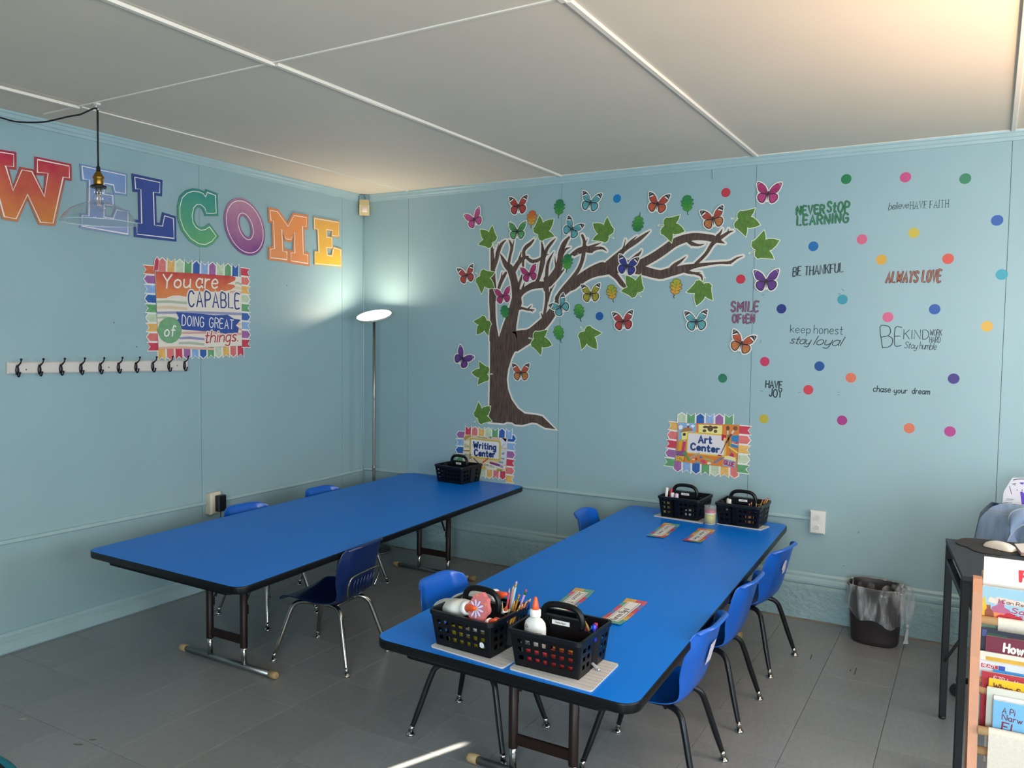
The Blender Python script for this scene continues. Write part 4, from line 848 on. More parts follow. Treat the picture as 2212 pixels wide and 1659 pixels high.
sayp(R, tw1, [('Sto', (785, 600), (865, 610), 60, 7, {}), ('As be', (785, 775), (920, 775), 45, 6, {}), ('Dd', (872, 835), (922, 838), 45, 6, {}), ('of', (1530, 750), (1575, 752), 50, 6, {}), ('ree', (1510, 845), (1575, 850), 45, 6, {}), ('ake', (1470, 915), (1550, 925), 45, 6, {}), ('aeiou', (1175, 960), (1365, 1015), 50, 6, {}), ('1 Monday', (1015, 420), (1220, 428), 30, 5, {})], '3a3a3a', .0093)
for p, q, wd, c in (((970, 830), (1055, 915), 30, '2a4f86'), ((1150, 908), (1255, 825), 38, 'b8502a'), ((1300, 915), (1470, 965), 62, '7a2f78'), ((1470, 965), (1540, 1000), 62, '9a86a6'), ((1525, 600), (1580, 540), 8, 'a02030')):
    a, b = tw1(*p), tw1(*q); MB().ribbon([a, b], wd/9.217*.00235, mapB, .0093, .0096).build('printed_crayon', M(c, .6), R)

# ---- Art Center poster
TA = crop(WB, 1420, 870, 9.217); ta1 = lambda x, y: TA([(x, y)])[0]
R = empty('art_center_poster', mapB(*ta1(1000, 1230)), 'Art Center poster framed in pennants above the two far caddies', 'poster')
bunting(R, mapB, ta1(398, 405), ta1(1525, 455), vec(TA, (900, 430), (905, 200)), ['sage', 'green', 'blue', 'sky', 'purple', 'green'], False)
bunting(R, mapB, ta1(1640, 440), ta1(1590, 1400), vec(TA, (1630, 800), (1880, 825)), ['red', 'coral', 'tan', 'sage', 'green'], True, .0022)
bunting(R, mapB, ta1(430, 385), ta1(330, 1290), vec(TA, (400, 800), (190, 770)), ['tan', 'coral', 'red', 'purple', 'green'], True, .0022)
bunting(R, mapB, ta1(318, 1150), ta1(1635, 1290), vec(TA, (950, 1210), (945, 1440)), ['purple', 'sky', 'blue', 'green', 'sage', 'tan', 'coral'], False, .002)
poly_lift(R, 'board', TA, [(418, 392), (1640, 438), (1590, 1300), (385, 1160)], M('cf7a30', .55, noise=(30, .08)), .006, .002)
for pts, c, d in (([(420, 400), (780, 405), (775, 600), (600, 590), (430, 780)], '7fa9cf', .0082), ([(440, 770), (490, 700), (600, 680), (570, 740), (430, 830)], '6f9a50', .0082), ([(830, 430), (1300, 450), (1290, 650), (830, 600)], 'e2d98a', .0082),
    ([(490, 580), (620, 570), (600, 720), (500, 740)], 'e3d87c', .0084), ([(455, 590), (545, 490), (690, 505), (725, 548), (620, 565)], 'a8703c', .0086), ([(605, 500), (640, 502), (645, 450), (605, 455)], '8a3034', .0087), ([(515, 602), (575, 598), (570, 655), (518, 655)], '2f3a48', .0087),
    ([(430, 470), (470, 440), (520, 460), (500, 520), (450, 530)], 'e2e2e2', .0086), ([(585, 425), (620, 405), (655, 425), (620, 460)], 'e2e2e2', .0088), ([(670, 460), (715, 430), (760, 460), (715, 500)], 'e2e2e2', .0086),
    ([(440, 790), (490, 700), (510, 760), (480, 960), (420, 950)], 'd99a20', .0087), ([(525, 770), (575, 770), (540, 970), (490, 950)], 'b8326a', .0087), ([(525, 770), (575, 770), (580, 725), (540, 720)], 'c9a49a', .0088),
    ([(385, 960), (600, 950), (600, 1060), (380, 1050)], '7a4f80', .0085), ([(382, 1050), (540, 1070), (520, 1170), (378, 1150)], 'e8b83a', .0088),
    ([(1490, 650), (1630, 650), (1610, 905), (1470, 870)], '2878b0', .0085), ([(1480, 760), (1620, 790), (1615, 850), (1480, 810)], 'd8cf9c', .0087), ([(1290, 625), (1380, 640), (1385, 700), (1340, 690), (1320, 760), (1285, 740)], 'b01f30', .0093),
    ([(1350, 1060), (1420, 1050), (1560, 1085), (1575, 1160), (1340, 1110)], 'ddd29a', .0092), ([(1330, 1110), (1575, 1160), (1550, 1290), (1305, 1250)], '8fa8cf', .0091), ([(1440, 1050), (1490, 985), (1535, 1030), (1530, 1085)], 'b02a60', .0093),
    ([(1190, 1050), (1240, 1025), (1300, 1050), (1290, 1065)], 'a82030', .0094), ([(850, 1060), (900, 1060), (900, 1100), (850, 1100)], '2878a8', .0092), ([(870, 1120), (960, 1140), (990, 1190), (930, 1210), (870, 1170)], 'c9406a', .0092), ([(1000, 1180), (1060, 1175), (1080, 1215), (1010, 1230)], 'e0cfc4', .0092),
    ([(770, 1165), (860, 1180), (855, 1205), (775, 1205)], '3f90c8', .0092), ([(700, 1110), (760, 1115), (750, 1140), (700, 1130)], 'd9c0b0', .0092), ([(760, 1090), (810, 1095), (800, 1130), (765, 1140)], 'b03a34', .0092)):
    poly_lift(R, 'print_patch', TA, pts, M(c, .55), d, .0002)
poly_lift(R, 'sign_frame', TA, [(605, 590), (630, 570), (1360, 630), (1390, 660), (1375, 1050), (1350, 1080), (610, 1005), (580, 980)], M('dcb03a', .5), .0089)
poly_lift(R, 'sign_panel', TA, [(625, 615), (645, 600), (1320, 655), (1345, 680), (1335, 1025), (1310, 1045), (625, 985), (605, 960)], M('d6d2d2', .5), .0091, .0002)
def disc(cx, cy, rx, ry, n=14): return [(cx+rx*math.cos(2*PI*k/n), cy+ry*math.sin(2*PI*k/n)) for k in range(n)]
for c in (disc(1062, 510, 58, 62), disc(970, 480, 55, 26), disc(1160, 490, 55, 26), disc(945, 555, 38, 30), disc(1165, 565, 36, 32)): poly_lift(R, 'print_patch', TA, c, M('5a4030', .6), .0085, .0002)
poly_lift(R, 'print_patch', TA, disc(1412, 505, 36, 50), M('6b4630', .6), .0087, .0002); poly_lift(R, 'print_patch', TA, disc(1560, 505, 46, 44), M('7a5030', .6), .0087, .0002)
for p, q, wd, c in (((1412, 560), (1412, 620), 34, 'd0ccc4'), ((1415, 620), (1440, 850), 32, '5a8a30'), ((1440, 850), (1465, 1000), 12, '5a8a30'), ((1525, 560), (1495, 605), 40, 'd0ccc4'), ((1490, 610), (1380, 790), 38, '6a2f58'), ((1380, 790), (1275, 1005), 20, '5a2448'), ((1440, 880), (1600, 990), 34, 'e0cf60'), ((1145, 1190), (1300, 1095), 40, '5f74a0'), ((950, 1100), (1110, 1155), 34, '8fa860'), ((660, 1100), (840, 1000), 34, '9c9c9c'), ((560, 1010), (640, 1140), 50, '4f9440'), ((520, 1010), (570, 980), 26, '4f9440')):
    a, b = ta1(*p), ta1(*q); MB().ribbon([a, b], wd/9.217*.0023, mapB, .0094, .0097).build('printed_tool', M(c, .55), R)
sayp(R, ta1, [('Art', (835, 790), (1085, 805), 135, 36, dict(gap=2.6)), ('Center', (680, 925), (1235, 985), 120, 36, dict(gap=2.6))], '1b3f78', .0099)
sayp(R, ta1, [('PAIN', (1490, 800), (1610, 822), 40, 11, {}), ('GLUE', (1330, 1215), (1530, 1268), 80, 20, dict(gap=2.6))], 'b02040', .0099)
sayp(R, ta1, [('ENJ', (405, 1140), (540, 1160), 70, 8, {})], '40351c', .0099)

# ================================================================== HANGING GLASS LAMP
LX, LY = .503, -2.398
R = empty('pendant_lamp', (LX, LY, 2.04), 'clear glass pendant lamp with brass socket on a black cord near the ceiling', 'lamp')
BR = M('9a7430', .32, metal=.9, noise=(8, .1)); BK = M('101012', .4)
TL_ = Matrix.Translation((LX, LY, 0))
MB().tube([(LX+.002, LY, 2.545), (LX+.001, LY, 2.45), (LX, LY, 2.36), (LX, LY, 2.285)], .0042, 8).build('cord', M('0d0e14', .6), R)
so_ = MB().lathe([(.005, 2.292), (.0085, 2.285), (.0095, 2.262), (.012, 2.255)][::-1], 14, TL_).build('strain_relief', BK, R)
MB().lathe([(.019, 2.205), (.0205, 2.212), (.0205, 2.232), (.024, 2.236), (.024, 2.243), (.0205, 2.247), (.016, 2.256), (.009, 2.268)], 20, TL_).build('socket', BR, R)
MB().lathe([(.030, 2.192), (.034, 2.196), (.034, 2.202), (.026, 2.206), (.018, 2.207)], 20, TL_).build('shade_ring', BK, R)
def thin_glass():
    m = bpy.data.materials.new('thin_glass'); m.use_nodes = True; nt = m.node_tree; N = nt.nodes; L = nt.links; N.remove(N['Principled BSDF'])
    tr_ = N.new('ShaderNodeBsdfTransparent'); tr_.inputs[0].default_value = (.965, .975, .975, 1); gl = N.new('ShaderNodeBsdfGlossy'); gl.inputs['Roughness'].default_value = .03
    lw = N.new('ShaderNodeLayerWeight'); lw.inputs[0].default_value = .5; pw_ = N.new('ShaderNodeMath'); pw_.operation = 'POWER'; pw_.inputs[1].default_value = 3.2; fr_ = N.new('ShaderNodeMath'); fr_.operation = 'MULTIPLY_ADD'; fr_.inputs[1].default_value = .8; fr_.inputs[2].default_value = .06; L.new(lw.outputs['Facing'], pw_.inputs[0]); L.new(pw_.outputs[0], fr_.inputs[0]); mx = N.new('ShaderNodeMixShader')
    L.new(fr_.outputs[0], mx.inputs[0]); L.new(tr_.outputs[0], mx.inputs[1]); L.new(gl.outputs[0], mx.inputs[2]); L.new(mx.outputs[0], N['Material Output'].inputs[0]); return m
GLS = thin_glass()
prof = [(.034, 2.197), (.045, 2.193), (.0485, 2.185), (.0485, 2.160), (.0465, 2.156), (.0485, 2.152), (.0485, 2.140), (.0465, 2.136), (.0475, 2.130), (.060, 2.122), (.090, 2.110), (.120, 2.092), (.143, 2.068), (.155, 2.046), (.158, 2.040)]
pi = [(r-.0018, z-.0008) for r, z in prof][::-1]
MB().lathe(prof[::-1]+[(.020, 2.199)], 56, TL_).build('glass_shade', GLS, R)
MB().tube([(LX+.1585*math.cos(k*PI/24), LY+.1585*math.sin(k*PI/24), 2.0385) for k in range(49)], .0016, 8, cap=False).build('rim_highlight', M('e6eef0', .08, alpha=.5), R)  # whitish ring along the shade's rim, its colour stands in for glass edge highlights
bl = MB().lathe([(.013, 2.190), (.013, 2.178), (.015, 2.165), (.026, 2.140), (.030, 2.120), (.027, 2.100), (.016, 2.088), (.0005, 2.084)][::-1], 22, TL_).build('bulb', GLS, R)
MB().lathe([(.013, 2.165), (.013, 2.200)], 14, TL_).build('bulb_cap', M('6a6a66', .4, metal=.6), bl)
mb = MB()
for k in range(4):
    an = k*PI/2+.4; mb.tube([(LX+.004*math.cos(an), LY+.004*math.sin(an), 2.165), (LX+.009*math.cos(an), LY+.009*math.sin(an), 2.125), (LX+.004*math.cos(an+.7), LY+.004*math.sin(an+.7), 2.112)], .0009, 5)
mb.build('filament', M('c98a3c', .4, emit=.5), bl)
# cord swag and its paper hook
hk = MB(); hk.bbox(LX-.011, LX+.011, LY-.012, LY+.012, 2.562, 2.5725, .002); hk.tube(cat([(LX, LY, 2.566), (LX-.012, LY, 2.553), (LX-.004, LY, 2.538), (LX+.008, LY, 2.545)], 3), .003, 6)
tag(hk.build('ceiling_hook', M('dedad2', .45)), 'small white adhesive hook on the ceiling holding the lamp cord', 'hook')
e0 = Vector((LX, LY, 0)); e1 = Vector((0.03, -2.66, 0)); nn = (e1-e0).normalized(); pn = Vector((-nn.y, nn.x, 0)); pts = [(LX, LY, 2.545)]
for u, v in ((800, 135), (690, 185), (620, 198), (560, 210), (470, 232), (380, 250), (265, 255), (150, 250), (75, 235), (0, 213)):
    u, v = u/3.95, 200+v/3.95; d = _RT*((u-1106)/FPX)+_UP*(-(v-829.5)/FPX)+_FW; t = (e0-CPOS).dot(pn)/d.dot(pn); pts.append(tuple(CPOS+d*t))
q = Vector(pts[-1])+nn*.10+Vector((0, 0, .02)); pts.append(tuple(q)); pts.append(tuple(q+nn*.08+Vector((0, 0, .04))))
MB().tube(cat(pts, 3), .0038, 7).build('power_cord', M('0d0e14', .6), R)

# ================================================================== FLOOR LAMP
fx, fy = .27, -.20
R = empty('floor_lamp', (fx, fy, 0), 'slim floor lamp with a tilted glowing disc head in the corner', 'lamp')
STL = M('8c867c', .3, metal=.85)
MB().lathe([(.118, .001), (.125, .006), (.125, .018), (.118, .024), (.02, .028), (.012, .034)], 40, Matrix.Translation((fx, fy, 0))).build('base', M('26292b', .35, coat=.3), R)
MB().lathe([(.1255, .003), (.1265, .004), (.1265, .009), (.1255, .010)], 40, Matrix.Translation((fx, fy, 0))).build('base_rim', M('b8b8b4', .25, metal=.8), R)
MB().tube([(fx, fy, .03), (fx, fy, .6), (fx, fy, 1.1), (fx, fy, 1.655)], .0098, 12).build('pole', STL, R)
for z in (.6, 1.1): MB().lathe([(.0105, z-.012), (.0112, z-.010), (.0112, z+.010), (.0105, z+.012)], 12, Matrix.Translation((fx, fy, 0))).build('collar', STL, R)
nrm = (Vector((0, 0, .92))+Vector((.64, -.76, 0))*.33+Vector((-.864, -.503, 0))*.17).normalized()
HM = Matrix.Translation((fx, fy, 1.682)) @ nrm.to_track_quat('Z', 'Y').to_matrix().to_4x4()
MB().tube([(fx, fy, 1.655), (fx-.004, fy+.002, 1.672), tuple(HM @ Vector((0, 0, -.012)))], .008, 10).build('neck', M('3a3c3e', .4), R)
MB().lathe([(.0001, -.014), (.09, -.013), (.122, -.008), (.1262, .0), (.1262, .006), (.1225, .006), (.1215, .001), (.0001, .001)], 48, HM).build('head', M('b8b4aa', .4), R)
MB().lathe([(.0001, .0045), (.1195, .0045), (.1195, .0020)][::-1], 48, HM).build('light_disc', M('ffeed4', .5, emit=36), R)

# ================================================================== TABLES
LAM = M('0074da', .36, spec=.22, noise=(900, .05), bump=(700, .05, .0003)); EDG = M('07090d', .4, spec=.3, noise=(5, .2)); SLV = M('21130f', .45, spec=.3, noise=(30, .12)); CHR = M('b4b4b0', .16, metal=1.0); CHR2 = M('8e9290', .34, metal=.9); TAN = M('a48a62', .55, noise=(20, .12)); UND = M('080a0e', .6, spec=.2)
def round_quad(c, r, n=7):
    out = []
    for i in range(4):
        p = Vector(c[i]); a = (Vector(c[i-1])-p).normalized(); b = (Vector(c[(i+1) % 4])-p).normalized(); p0 = p+a*r; p1 = p+b*r
        for k in range(n+1):
            t = k/n*PI/2; q = p0.lerp(p, 1)*0 + (p+a*r*(1-math.sin(t))+b*r*(1-math.cos(t))); out.append((q.x, q.y))
    return out
def table(corners, z, near_y, far_y, cx_n, cx_f, hw, up, label):
    cx = sum(c[0] for c in corners)/4; cyy = sum(c[1] for c in corners)/4
    R = empty('activity_table', (cx, cyy, 0), label, 'table', 'blue activity tables')
    fn = mapT(0); top = round_quad(corners, .055)
    MB().prism(top, fn, z-.0016, z).build('laminate_top', LAM, R)
    o2 = offset(top, .0028); mb = MB(); n = len(top); prof = [(.0, -.0006), (.0022, -.0014), (.0032, -.006), (.0032, -.026), (.001, -.031), (-.012, -.031)]
    rings = [offset(top, d) for d, _ in prof]; vs = [Vector((p[0], p[1], z+prof[i][1])) for i, rg in enumerate(rings) for p in rg]
    mb.add(vs, [(i*n+k, (i+1)*n+k, (i+1)*n+(k+1) % n, i*n+(k+1) % n) for i in range(len(prof)-1) for k in range(n)], True)
    mb.prism(offset(top, -.011), fn, z-.031, z-.003)
    mb.build('edge_band', EDG, R)
    # steel skirt rail under the top
    q = [Vector(c) for c in corners]; ctr = Vector((cx, cyy)); mb = MB()
    ex = (q[1]-q[0]).normalized(); ey = (q[3]-q[0]).normalized()
    inn = [q[0]+ex*.10+ey*.035, q[1]-ex*.10+ey*.035, q[2]-ex*.10-ey*.035, q[3]+ex*.10-ey*.035]
    oq = round_quad([tuple(p) for p in inn], .03, 4); iq = offset(oq, -.02)
    mb.prism([oq, iq], fn, z-.058, z-.0315); mb.build('skirt_rail', UND, R)
    for yy, cxx, s in ((near_y, cx_n, 1), (far_y, cx_f, -1)):
        fb = MB().tube([(cxx-hw+.03, yy, .0165), (cxx+hw-.03, yy, .0165)], .0145, 14); fb.build('foot_bar', CHR2, R)
        for sd in (-1, 1):
            MB().tube([(cxx+sd*(hw-.042), yy, .0175), (cxx+sd*(hw-.008), yy, .0175), (cxx+sd*(hw-.002), yy, .0175), (cxx+sd*hw, yy, .0175)], [.0172, .0172, .0155, .011], 14).build('end_cap', TAN, R)
        for sd in (-1, 1):
            ux = cxx+sd*up
            lg = MB().tube([(ux, yy, .022), (ux, yy, .12)], .0125, 14).build('leg', CHR, R)
            MB().tube([(ux, yy, .105), (ux, yy, .109), (ux, yy, z-.05)], [.0172, .0172, .0165], 16).build('sleeve', SLV, lg)
            mb = MB().bbox(ux-.010, ux+.010, yy+s*.012-.012, yy+s*.012+.012, .255, .30, .003); mb.tube([(ux-sd*.014, yy+s*.02, .30), (ux-sd*.012, yy+s*.05, .355), (ux-sd*.01, yy+s*.17, z-.045)], [.006, .006, .006], 8); mb.build('folding_brace', M('1c1416', .45), lg)
        MB().bbox(cxx-up+.012, cxx+up-.012, yy-.008, yy+.008, .118, .156, .003).build('crossbar', SLV, R)
        MB().bbox(cxx-.26, cxx+.26, yy-.018, yy+.018, z-.055, z-.032, .004).build('mount_channel', UND, R)
    return R
F56 = FZ(.56); F545 = FZ(.545)
table([(.530, -2.505), (1.543, -2.522), (1.406, -.022), (.452, -.018)], .56, -2.12, -.42, .995, .955, .325, .115, 'blue topped folding table by the left wall with one black caddy at its far end')
table([(2.283, -2.610), (3.210, -2.630), (3.113, -.142), (2.204, -.137)], .545, -2.255, -.51, 2.735, 2.67, .305, .117, 'blue topped folding table on the right with name strips and four black caddies')

# ================================================================== CHAIRS
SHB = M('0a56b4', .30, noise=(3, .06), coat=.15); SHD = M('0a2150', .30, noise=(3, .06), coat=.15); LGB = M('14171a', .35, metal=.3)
def shell_mb():
    pr = [(.190, .278, .140), (.182, .292, .160), (.150, .303, .172), (.090, .302, .178), (.0, .292, .178), (-.080, .288, .170), (-.125, .298, .155), (-.150, .325, .142), (-.167, .365, .146), (-.179, .410, .158), (-.193, .465, .168), (-.206, .518, .168), (-.214, .552, .160), (-.221, .572, .150), (-.227, .580, .140), (-.234, .580, .134), (-.239, .574, .130)]
    nw = 12; vs = []
    for i, (x, z, hw) in enumerate(pr):
        back = min(1, max(0, (i-6)/3)); seat = 1-back
        for j in range(nw+1):
            t = -1+2*j/nw; f = max(0, abs(t)-.62)/.38
            vs.append((x+back*(.008*t*t+.034*f), t*hw, z+seat*(.010*t*t+(.012*f*f if 2 <= i <= 6 else 0))-(.020*(abs(t)**5)*max(0, (i-len(pr)+7)/6))))
    n = nw+1
    return MB().add(vs, [(i*n+j, i*n+j+1, (i+1)*n+j+1, (i+1)*n+j) for i in range(len(pr)-1) for j in range(nw)], True)
def leg_pts(sx, sy):
    return cat([(sx*.03, sy*.075, .280), (sx*.10, sy*.098, .279), (sx*.132, sy*.112, .262), (sx*.148, sy*.123, .225), (sx*.178, sy*.145, .12), (sx*.207, sy*.166, .022)], 4)
def make_chair(shell, legm, label, group=None):
    R = empty('school_chair', (0, 0, 0), label, 'chair', group, world=False)
    o = shell_mb().build('seat_shell', shell, R, off=1)
    md = o.modifiers.new('thick', 'SOLIDIFY'); md.thickness = .0055; md.offset = 1; sb = o.modifiers.new('smooth', 'SUBSURF'); sb.levels = 1; sb.render_levels = 2
    for sx in (-1, 1):
        for sy in (-1, 1):
            P = leg_pts(sx, sy); l = MB().tube(P, [.0112]*(len(P)-4)+[.0108, .010, .0092, .0085], 12).build('leg', legm, R, off=1)
            mb = MB().tube([(sx*.203, sy*.1635, .038), (sx*.2085, sy*.167, .016)], .0098, 12); mb.lathe([(.0165, 0), (.0175, .003), (.016, .007), (.009, .013), (.006, .018)], 14, Matrix.Translation((sx*.2095, sy*.1675, 0))); mb.build('glide', CHR, l, off=1)
    mb = MB()
    for sy in (-1, 1): mb.tube([(.07, sy*.083, .279), (-.09, sy*.083, .277)], .009, 10)
    mb.tube([(.055, -.09, .272), (.055, .09, .272)], .008, 8); mb.tube([(-.07, -.09, .270), (-.07, .09, .270)], .008, 8); mb.build('seat_frame', legm, R, off=1)
    return R
def place(R, cx, cy, ang, label): R.location = (cx, cy, 0); R.rotation_euler = (0, 0, ang); R['label'] = label; return R
def clone(R, *a): return place(dup(R), *a)
G1 = 'blue shell chairs around the two tables'
ch = make_chair(SHB, LGB, 'x', G1); place(ch, 3.018, -1.93, PI, 'blue chair with black legs nearest on the right side, white label on its back')
def label_card(parent, c, pts, nm='name_sticker', col='c4c0cc'):
    a = MB(); fn = lambda y, z, d=0.0: Vector((-.1925-(z-.465)*.26-d, y, z)); a.prism(pts, fn, .0062, .0068); return a.build(nm, M(col, .6, noise=(60, .1)), parent, off=1)
label_card(ch, 0, [(-.030, .425), (.030, .423), (.032, .50), (-.028, .502)])
c2 = make_chair(SHB, LGB, 'x', G1); place(c2, 3.010, -1.345, PI, 'blue chair with black legs in the middle of the right side, no label')
c3 = clone(c2, 3.022, -.728, PI-.134, 'blue chair with black legs farthest on the right side, torn white label')
label_card(c3, 0, [(-.022, .445), (.004, .440), (.010, .462), (.030, .468), (.026, .500), (.012, .512), (-.012, .505), (-.016, .478), (-.028, .466)])
clone(c2, 2.342, -2.04, 0.0, 'blue chair at the near left side of the right table, beside the caddies')
clone(c2, 2.30, -.56, .12, 'blue chair at the far left side of the right table, only its back top showing')
CHL = M('a9a69e', .2, metal=1.0)
c4 = make_chair(SHB, CHL, 'x', G1); place(c4, .625, -1.525, -.08, 'blue chair with chrome legs between left wall and table, nearer one')
clone(c4, .615, -.90, -.03, 'blue chair with chrome legs between left wall and table, farther one')
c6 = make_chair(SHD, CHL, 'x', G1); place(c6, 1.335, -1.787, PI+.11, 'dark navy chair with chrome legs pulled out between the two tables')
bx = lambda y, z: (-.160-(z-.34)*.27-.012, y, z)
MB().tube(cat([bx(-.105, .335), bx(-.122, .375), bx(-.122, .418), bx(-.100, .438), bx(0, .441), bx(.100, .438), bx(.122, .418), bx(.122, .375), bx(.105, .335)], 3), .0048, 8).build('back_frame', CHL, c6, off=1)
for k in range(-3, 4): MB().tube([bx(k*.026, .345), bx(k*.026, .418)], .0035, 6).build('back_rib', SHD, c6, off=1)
# ================================================================== CADDIES
CAD = M('05070b', .40, spec=.32, noise=(30, .15)); CAD2 = M('070b12', .38, spec=.4, noise=(30, .15))
def wall_grid(mb, bl, br, tl, tr, th, nc, nr, mu=.10, m0=.14, m1=.16, fw=.58, fh=.54):
    """moulded wall with rows of square holes"""
    bl, br, tl, tr = map(Vector, (bl, br, tl, tr)); n = (br-bl).cross(tl-bl).normalized()*th
    def P(u, v): return bl.lerp(br, u).lerp(tl.lerp(tr, u), v)
    def cell(u0, u1, v0, v1):
        a = [P(u0, v0), P(u1, v0), P(u1, v1), P(u0, v1)]; b = [p-n for p in a]
        mb.add(a+b, [(0, 1, 2, 3), (7, 6, 5, 4), (0, 4, 5, 1), (1, 5, 6, 2), (2, 6, 7, 3), (3, 7, 4, 0)])
    if nc == 0: cell(0, 1, 0, 1); return
    pw = (1-2*mu)/nc; ph = (1-m0-m1)/nr; hw = pw*fw; hh = ph*fh
    cell(0, 1, 0, m0+(ph-hh)/2)
    for r in range(nr):
        v0 = m0+ph*r+(ph-hh)/2; v1 = v0+hh
        e = [0]+[mu+pw*c+(pw-hw)/2+k*hw for c in range(nc) for k in (0, 1)]+[1]
        for i in range(0, len(e), 2): cell(e[i], e[i+1], v0, v1)
        cell(0, 1, v1, (m0+ph*(r+1)+(ph-hh)/2) if r < nr-1 else 1)
def make_caddy(label):
    R = empty('supply_caddy', (0, 0, 0), label, 'caddy', 'black supply caddies', world=False)
    W, D, W2, D2, h = .1080, .095, .1195, .1125, .114
    mb = MB(); t = .0022
    def B(x, y): return (x*W, y*D, .002)
    def Tt(x, y): return (x*W2, y*D2, h)
    def wall(a, b, nc, **k): wall_grid(mb, B(*a), B(*b), Tt(*a), Tt(*b), t, nc, 3, **k)
    wall((-.93, -1), (.93, -1), 7, mu=.04); wall((.93, 1), (.36, 1), 2, mu=.06); wall((.36, 1), (.30, .80), 0); wall((.30, .80), (.10, .80), 0); wall((.10, .80), (.04, 1), 0); wall((.04, 1), (-.93, 1), 4, mu=.04)
    for s in (1, -1):
        seq = [((1, -.93), (1, -.18), 2), ((1, -.18), (.80, -.05), 0), ((.80, -.05), (.80, .22), 0), ((.80, .22), (1, .34), 0), ((1, .34), (1, .93), 2)]
        for a, b, nc in seq:
            if s == 1: wall(a, b, nc)
            else: wall((-b[0], b[1]), (-a[0], a[1]), nc)
        for sy in (-1, 1):   # rounded corners
            for k in range(3):
                def cr(q): an = q/3*PI/2; return (s*(.93+.07*math.sin(an)), sy*(.93+.07*math.cos(an)))
                p, q = cr(k), cr(k+1)
                if s*sy > 0: p, q = q, p
                wall(p, q, 0) 
    mb.box(-W+.003, W-.003, -D+.003, D-.003, 0, .003); mb.build('basket', CAD, R, off=1)
    mb = MB(); rp = round_quad([(-W2-.005, -D2-.005), (W2+.005, -D2-.005), (W2+.005, D2+.005), (-W2-.005, D2+.005)], .02, 5)
    mb.prism([rp, offset(rp, -.0095)], mapT(0), h-.003, h+.004); mb.prism([rp, offset(rp, -.0022)], mapT(0), h-.009, h-.003); mb.build('rim', CAD2, R, off=1)
    mb = MB(); wall_grid(mb, (-.095, .004, .004), (.095, .004, .004), (-.103, .002, h-.004), (.103, .002, h-.004), .003, 0, 1)
    mb.box(-.062, .062, .0, .016, h-.01, h+.024)
    mb.box(.018, .021, .006, .076, .004, .085); mb.build('divider', CAD, R, off=1)
    hp = cat([(-.066, .008, h-.004), (-.068, .008, h+.018), (-.060, .008, h+.042), (-.040, .008, h+.056), (0, .008, h+.060), (.040, .008, h+.056), (.060, .008, h+.042), (.068, .008, h+.018), (.066, .008, h-.004)], 3)
    MB().tube(hp, .0098, 10).build('handle', CAD, R, off=1)
    return R
def setc(R, x, y, z, ang, label): R.location = (x, y, z); R.rotation_euler = (0, 0, ang); R['label'] = label; return R
ZR = .545+.0045; ZLT = .56
cA = make_caddy('x'); setc(cA, 2.612, -2.470, ZR, -.06, 'black caddy nearest the left, full of glue bottles and pencils')
def plate(R, txt, x0=-.030, x1=.030):
    f = lambda a, b, d=0.0: Vector((a, -.0003-d, b)); o = MB().prism([(x0, .114), (x1, .114), (x1, .1275), (x0, .1275)], f, 0, .0007).build('name_plate', M('dcdbd6', .5), R, off=1)
    mb = MB(); write(mb, txt, (x0+.012, .1185), (x1-.014, .1185), .0055, .0008, f, .0008, .001); mb.build('plate_lettering', M('222222', .6), o, off=1); return o
cB = dup(cA); setc(cB, 2.906, -2.474, ZR, .0, 'black caddy in front with one upright glue bottle and a white name plate'); plate(cB, 'Karina Byrd')
cC = dup(cA); setc(cC, 2.578, -.262, ZR, PI-.03, 'black caddy at the far left end of the right table, with markers')
cD = dup(cA); setc(cD, 2.900, -.262, ZR, PI-.02, 'black caddy at the far right end of the right table, with pencils')
cE = dup(cA); setc(cE, .940, -.115, ZLT, -.10, 'black caddy on the left table in front of the Writing Center poster'); plate(cE, 'Maya Lee', -.022, .022)
for R in (cC, cD):
    fb = lambda a, b, d=0.0: Vector((-a, .016+d, b))
    o = MB().prism([(-.020, .119), (.026, .119), (.026, .131), (-.020, .131)], fb, .0002, .001).build('name_plate', M('dcdbd6', .5), R, off=1)
    o2 = MB(); write(o2, 'Mia Fay', (-.010, .123), (.016, .123), .005, .0008, fb, .0012, .0014); o2.build('plate_lettering', M('222222', .6), o, off=1)
# white speech-shaped sticker on the front corner of the left near caddy
MB().prism([(.083+.0085*math.cos(k*PI/7)-.003*(k == 9), .042+.0095*math.sin(k*PI/7)) for k in range(14)], lambda a, b, d=0.0: Vector((a, -.0995-(b-.002)*.152-d, b)), .0, .0008).build('round_sticker', M('dcdcdc', .5), cA, off=1)

# boards / writing sheets under the caddies
def sheet(pts, z, label, th=.004, lines=0, nm='writing_board'):
    R = MB().prism(round_quad(pts, .010, 4), mapT(z), 0, th).build(nm, M('c4bfb9', .55, noise=(25, .05)))
    tag(R, label, 'board')
    a, b, c, d = [Vector(p) for p in pts]; o = Vector((R.location.x, R.location.y))
    for i in range(lines):
        t = (i+1)/(lines+1); p, q = (a.lerp(d, t)-o), (b.lerp(c, t)-o)
        MB().ribbon([(p.x*1, p.y), (q.x, q.y)], .0009, mapT(0), th+.0001, th+.0004, caps=False).build('ruled_line', M('7f86a0', .6), R, off=1)
    return R
sheet([(2.492, -2.580), (2.779, -2.606), (2.790, -2.395), (2.505, -2.365)], .5452, 'white lined writing board under the caddy nearest the left', lines=9)
sheet([(2.795, -2.598), (3.074, -2.612), (3.066, -2.392), (2.790, -2.380)], .5452, 'white lined writing board sticking out under the front caddy with the upright bottle', lines=9)
